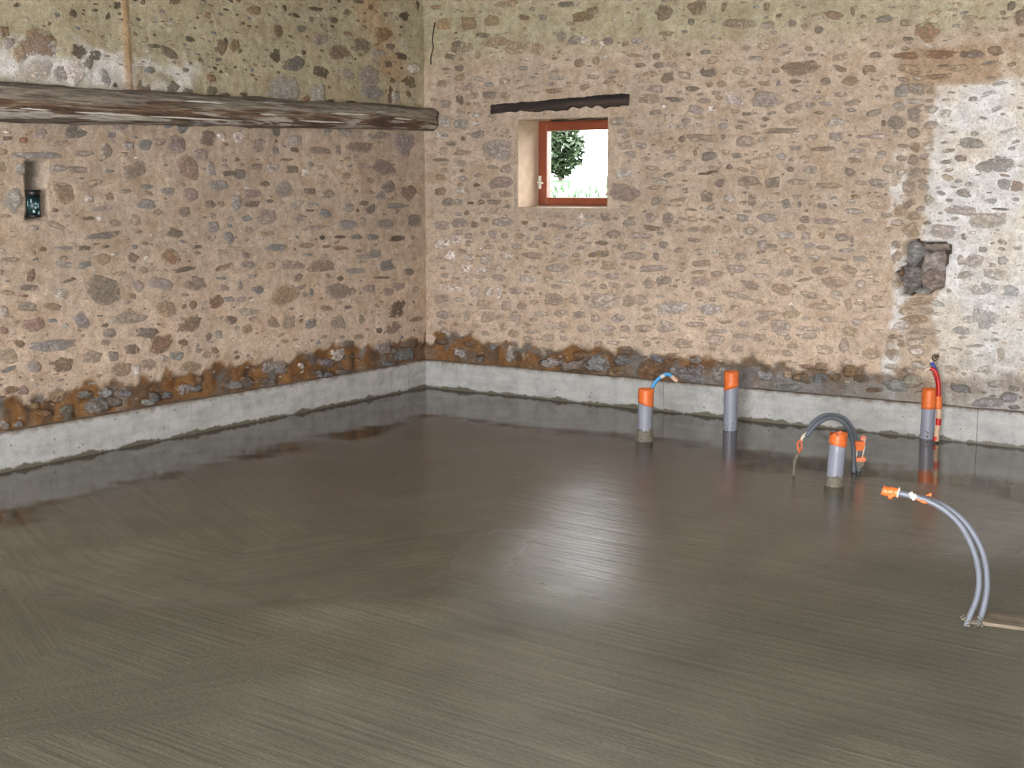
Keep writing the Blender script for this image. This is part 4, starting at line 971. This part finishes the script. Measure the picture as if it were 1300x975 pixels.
# red hose strapped to the right-hand pipe
bd = on_floor(1188, 562); 
rd = thing('red_hose', bd, 'red hose with blue tip and striped sleeve, strapped to the pipe by the kerb', 'hose')
def seg(name, lst, r, mat, lab=None, off=.0, n=8):
    bm = local(add_tube(bmesh.new(), pp(bd, lst, off, n), r, 14), rd); o = obj(name, bm, mat, rd)
    if lab: o['label'] = lab
seg('sleeve', [(1189, 560), (1189, 551), (1191, 538), (1191.8, 530), (1192, 518)], .0165, M['beige'], 'pale beige sleeve')
seg('sleeve_stripe', [(1191, 539.5), (1191.6, 531)], .0178, M['red'], 'dark red stripe')
seg('sleeve_stripe', [(1187.5, 559.5), (1188.6, 554)], .0172, M['red'], 'dark red stripe')
seg('strap', [(1191.5, 519), (1191.5, 503)], .021, M['orange'], 'orange tape strap')
seg('hose_tube', [(1191.8, 504), (1192, 492), (1190.6, 480), (1187, 471), (1181, 467.5)], .0125, M['red'])
seg('hose_tube', [(1189.5, 504), (1190, 490), (1188.5, 480), (1185, 473)], .010, M['red'], None, -.025)
seg('blue_tip', [(1188.6, 472), (1186, 466), (1182.5, 460)], .0115, M['deepblue'], 'blue upper end', -.02)
seg('tape_end', [(1183, 461), (1181, 456.5)], .009, M['tapewhite'], 'pale cut end', -.02)
seg('tape_end', [(1181.5, 467.5), (1177, 469), (1175, 472)], .006, M['tapewhite'], 'pale cut end')

# pair of long grey conduits in the foreground
b1 = on_floor(1227, 794); b2 = on_floor(1241, 795)
bc = b1.lerp(b2, .5)
rc = thing('conduit_pair', bc, 'pair of long pale grey conduits bending over with an orange taped tip', 'conduit')
L1 = [(1226, 797), (1232, 780), (1240, 760), (1243, 737), (1240, 712), (1231, 687), (1217, 664), (1198, 647), (1178, 636), (1157, 629.5), (1141, 626)]
L2 = [(1240, 797), (1247, 778), (1252, 755), (1253, 733), (1249, 706), (1238, 681), (1222, 660), (1203, 645), (1183, 636), (1160, 630), (1142, 627)]
for L_, of in ((L1, .0), (L2, -.024)):
    bm = local(add_tube(bmesh.new(), pp(bc, L_, of, 8), .0112, 16), rc); obj('conduit', bm, M['conduit'], rc)
def cseg(name, lst, r, mat, lab=None, off=.0, n=6):
    bm = local(add_tube(bmesh.new(), pp(bc, lst, off, n), r, 14), rc); o = obj(name, bm, mat, rc)
    if lab: o['label'] = lab
cseg('tape_tip', [(1142, 626.5), (1134, 624.5), (1126, 624), (1120, 622)], [.016]*6+[.019]*6+[.018]*6+[.021], M['orange'], 'orange tape wrapped round the tip', -.01)
cseg('tape_flap', [(1134, 628), (1131, 630), (1128, 629)], [.008]*6+[.012]*6+[.006], M['orange'], 'orange tape flap', .0)
cseg('tape_ring', [(1141.5, 625.5), (1139.5, 625)], .020, M['tapewhite'], 'white tape', -.01)
cseg('tape_ring', [(1155.5, 625), (1158, 629), (1163, 633)], [.009]*6+[.013]*6+[.006], M['tapewhite'], 'white tape', .012)
cseg('tape_scrap', [(1163, 633), (1170, 636.5), (1177, 638.5)], [.003]*6+[.005]*6+[.003], M['orange'], 'orange tape scrap', .012)
cseg('tape_scrap', [(1176, 629.5), (1180, 628), (1182.5, 629)], [.003]*6+[.008]*6+[.004], M['orange'], 'orange tape scrap', -.02)
cm = bmesh.new(); rr = random.Random(3)
for cpt in (b1, b2):
    for k in range(16):
        a = rr.uniform(0, 6.28); d = rr.uniform(.004, .022)
        g = bmesh.ops.create_icosphere(cm, subdivisions=1, radius=rr.uniform(.003, .0065))['verts']
        bmesh.ops.translate(cm, verts=g, vec=(cpt.x+cos(a)*d, cpt.y+sin(a)*d, rr.uniform(0, .035)))
o = obj('cement_crumbs', local(cm, rc), M['cement'], rc); tag(o, kind='stuff')

# plank end sunk in the screed
q0 = on_floor(1226, 786); q1 = on_floor(1340, 800); dq = (q1-q0).normalized(); nq = Vector((-dq.y, dq.x, 0))
bm = bmesh.new(); R_ = []
n = 40
for i in range(n+1):
    p = q0+dq*(.62*i/n)
    wv = .048+.004*nz(i*.3, 1, 1, 1)
    R_.append([bm.verts.new(p-nq*wv+Vector((0, 0, -.01))), bm.verts.new(p-nq*(wv-.004)+Vector((0, 0, .010+.004*nz(i*.4, 2, 2, 1)))), bm.verts.new(p+Vector((0, 0, .020+.003*nz(i*.5, 7, 2, 1)))), bm.verts.new(p+nq*(wv-.004)+Vector((0, 0, .026+.002*nz(i*.5, 9, 2, 1)))), bm.verts.new(p+nq*wv+Vector((0, 0, -.01)))])
for A, B in zip(R_, R_[1:]):
    for k in range(4): bm.faces.new((A[k], B[k], B[k+1], A[k+1]))
bm.faces.new(R_[0]); bm.faces.new(R_[-1][::-1]); bmesh.ops.recalc_face_normals(bm, faces=bm.faces)
tag(obj('wooden_plank', bm, M['plank'], smooth=False), 'muddy wooden plank sunk in the wet floor beside the long conduits', 'plank')

# dark can standing in the wall niche
nb = on_left(45, 276, -.02)
can = thing('canister', Vector((-.035, nb.y, nb.z)), 'small dark teal can in the niche of the left wall', 'can')
hgt = on_left(45, 241, -.02).z-nb.z; rr_ = .042
def cl(z0, z1, r0, r1, mat, name, lab=None, n=28):
    bm = bmesh.new(); R_ = []
    for z, r in ((z0, r0), ((z0+z1)/2, (r0+r1)/2), (z1, r1)):
        R_.append([bm.verts.new((r*cos(2*pi*k/n), r*sin(2*pi*k/n), z)) for k in range(n)])
    for A, B in zip(R_, R_[1:]):
        for k in range(n): bm.faces.new((A[k], A[(k+1) % n], B[(k+1) % n], B[k]))
    bm.faces.new(R_[0][::-1]); bm.faces.new(R_[-1])
    o = obj(name, bm, mat, can)
    if lab: o['label'] = lab
    return o
cl(.018, hgt*.74, rr_*.97, rr_, M['teal'], 'body'); cl(0, .018, rr_*1.03, rr_*.98, M['black'], 'bottom_rim'); cl(hgt*.74, hgt, rr_*1.02, rr_*1.1, M['black'], 'lid', 'black lid')
ta = math.atan2(CAM.y-can.location.y, CAM.x-can.location.x)
bm = bmesh.new()
for (da, z, w_, h_) in ((.35, .5, .010, .010), (.30, .36, .011, .012), (.05, .22, .012, .014), (.65, .42, .006, .024), (.72, .16, .013, .016), (-.25, .6, .005, .02), (-.75, .5, .006, .03)):
    a = ta+da; c_ = Vector((cos(a)*(rr_+.0012), sin(a)*(rr_+.0012), z*hgt)); tt = Vector((-sin(a), cos(a), 0))
    vs = [bm.verts.new(c_+tt*sx*w_/2+Vector((0, 0, sz*h_/2))) for sx, sz in ((-1, -1), (1, -1), (1, 1), (-1, 1))]; bm.faces.new(vs)
o = obj('printed_marks', bm, M['print'], can); o['label'] = 'pale printed marks'

# small ring nail in the back wall above the red hose, crack in the corner plaster
q = on_back(1191, 452)
bm = add_tube(bmesh.new(), [Vector((q.x, .06, q.z)), Vector((q.x, -.01, q.z)), Vector((q.x, -.03, q.z-.004))], .008, 10)
add_tube(bm, [Vector((q.x+.018*cos(t*pi/8), -.028, q.z-.004+.018*sin(t*pi/8))) for t in range(17)], .004, 8, False)
tag(obj('ring_bolt', bm, simple('rust', lin((96, 72, 56)), .8, 40, .3, .4, .003)), 'small rusty ring bolt in the wall above the red hose', 'bolt')
bm = bmesh.new()
cr = [on_back(552, 28, .025), on_back(549, 50, .025), on_back(550, 60, .025), on_back(547, 72, .025), on_back(547, 82, .025)]
add_tube(bm, spline(cr, 6), .0045, 6); o = obj('crack', bm, M['darkin'], wb)

# ---------------------------------------------------------------- outside the window
def bank():
    bm = bmesh.new(); nx, ny = 60, 50; vs = []
    for j in range(ny+1):
        y = .5+ (j/ny)**1.4*16
        for i in range(nx+1):
            x = -12+i*.4
            z = 1.25+.52*sm(1.2, 8, y-.15*(x-2))+.03*nz(x, y, 1, 2)
            vs.append(bm.verts.new((x, y, z)))
    for j in range(ny):
        for i in range(nx): k = j*(nx+1)+i; bm.faces.new((vs[k], vs[k+1], vs[k+nx+2], vs[k+nx+1]))
    return bm
g = obj('lawn', bank(), M['grass']); tag(g, 'sunlit grass bank rising outside the window', 'lawn', kind='structure')
def bz(x, y): return 1.25+.52*sm(1.2, 8, y-.15*(x-2))
tf = bmesh.new(); rr = random.Random(11)
for k in range(2600):
    y = rr.uniform(1.2, 7.6); x = rr.uniform(-6, 2.2); z = bz(x, y)
    if y > 5.0 and x < -1.2: continue
    hh = rr.uniform(.05, .13); a = rr.uniform(0, 3.14); dx, dy = cos(a)*.012, sin(a)*.012; l = rr.uniform(-.04, .04)
    v = [tf.verts.new((x-dx, y-dy, z-.02)), tf.verts.new((x+dx, y+dy, z-.02)), tf.verts.new((x+l, y+l, z+hh))]; tf.faces.new(v)
o = obj('grass', tf, M['grass'], smooth=False); tag(o, 'long grass blades on the bank outside the window', 'grass', kind='stuff')
def shrub(x, y, r, hh, seed, label):
    rr = random.Random(seed); z = bz(x, y)
    root = thing('shrub', (x, y, z), label, 'shrub', 'shrubs outside the window')
    bm = bmesh.new()
    for k in range(5):
        a = rr.uniform(0, 6.28)
        add_tube(bm, spline([(0, 0, -.05), (cos(a)*r*.2, sin(a)*r*.2, hh*.4), (cos(a)*r*.5, sin(a)*r*.5, hh*.85)], 4), .02, 6)
    obj('stem', bm, M['bark'], root)
    bm = bmesh.new()
    for k in range(1500):
        while True:
            p = Vector((rr.uniform(-1, 1), rr.uniform(-1, 1), rr.uniform(-1, 1)))
            if .35 < p.length < 1: break
        p = Vector((p.x*r, p.y*r, hh*.55+p.z*hh*.5))*(1+.2*nz(p.x*3, p.y*3, seed, 1))
        a = Vector((rr.uniform(-1, 1), rr.uniform(-1, 1), rr.uniform(-.6, .6))).normalized()*rr.uniform(.04, .07)
        b2_ = a.cross(Vector((rr.uniform(-1, 1), rr.uniform(-1, 1), 1))).normalized()*rr.uniform(.015, .03)
        bm.faces.new([bm.verts.new(p-a), bm.verts.new(p+b2_), bm.verts.new(p+a), bm.verts.new(p-b2_)])
    o = obj('foliage', bm, M['leaf'], root, smooth=False); tag(o, kind='stuff')
wd = on_back(712, 190, 6.0)
shrub(wd.x, 6.0, .30, .72, 3, 'dark green shrub seen at the left edge of the window glass')
wd = on_back(728, 200, 6.6)
shrub(wd.x+.95, 7.2, .38, .62, 5, 'lower dark shrub seen just right of the tall one through the glass')
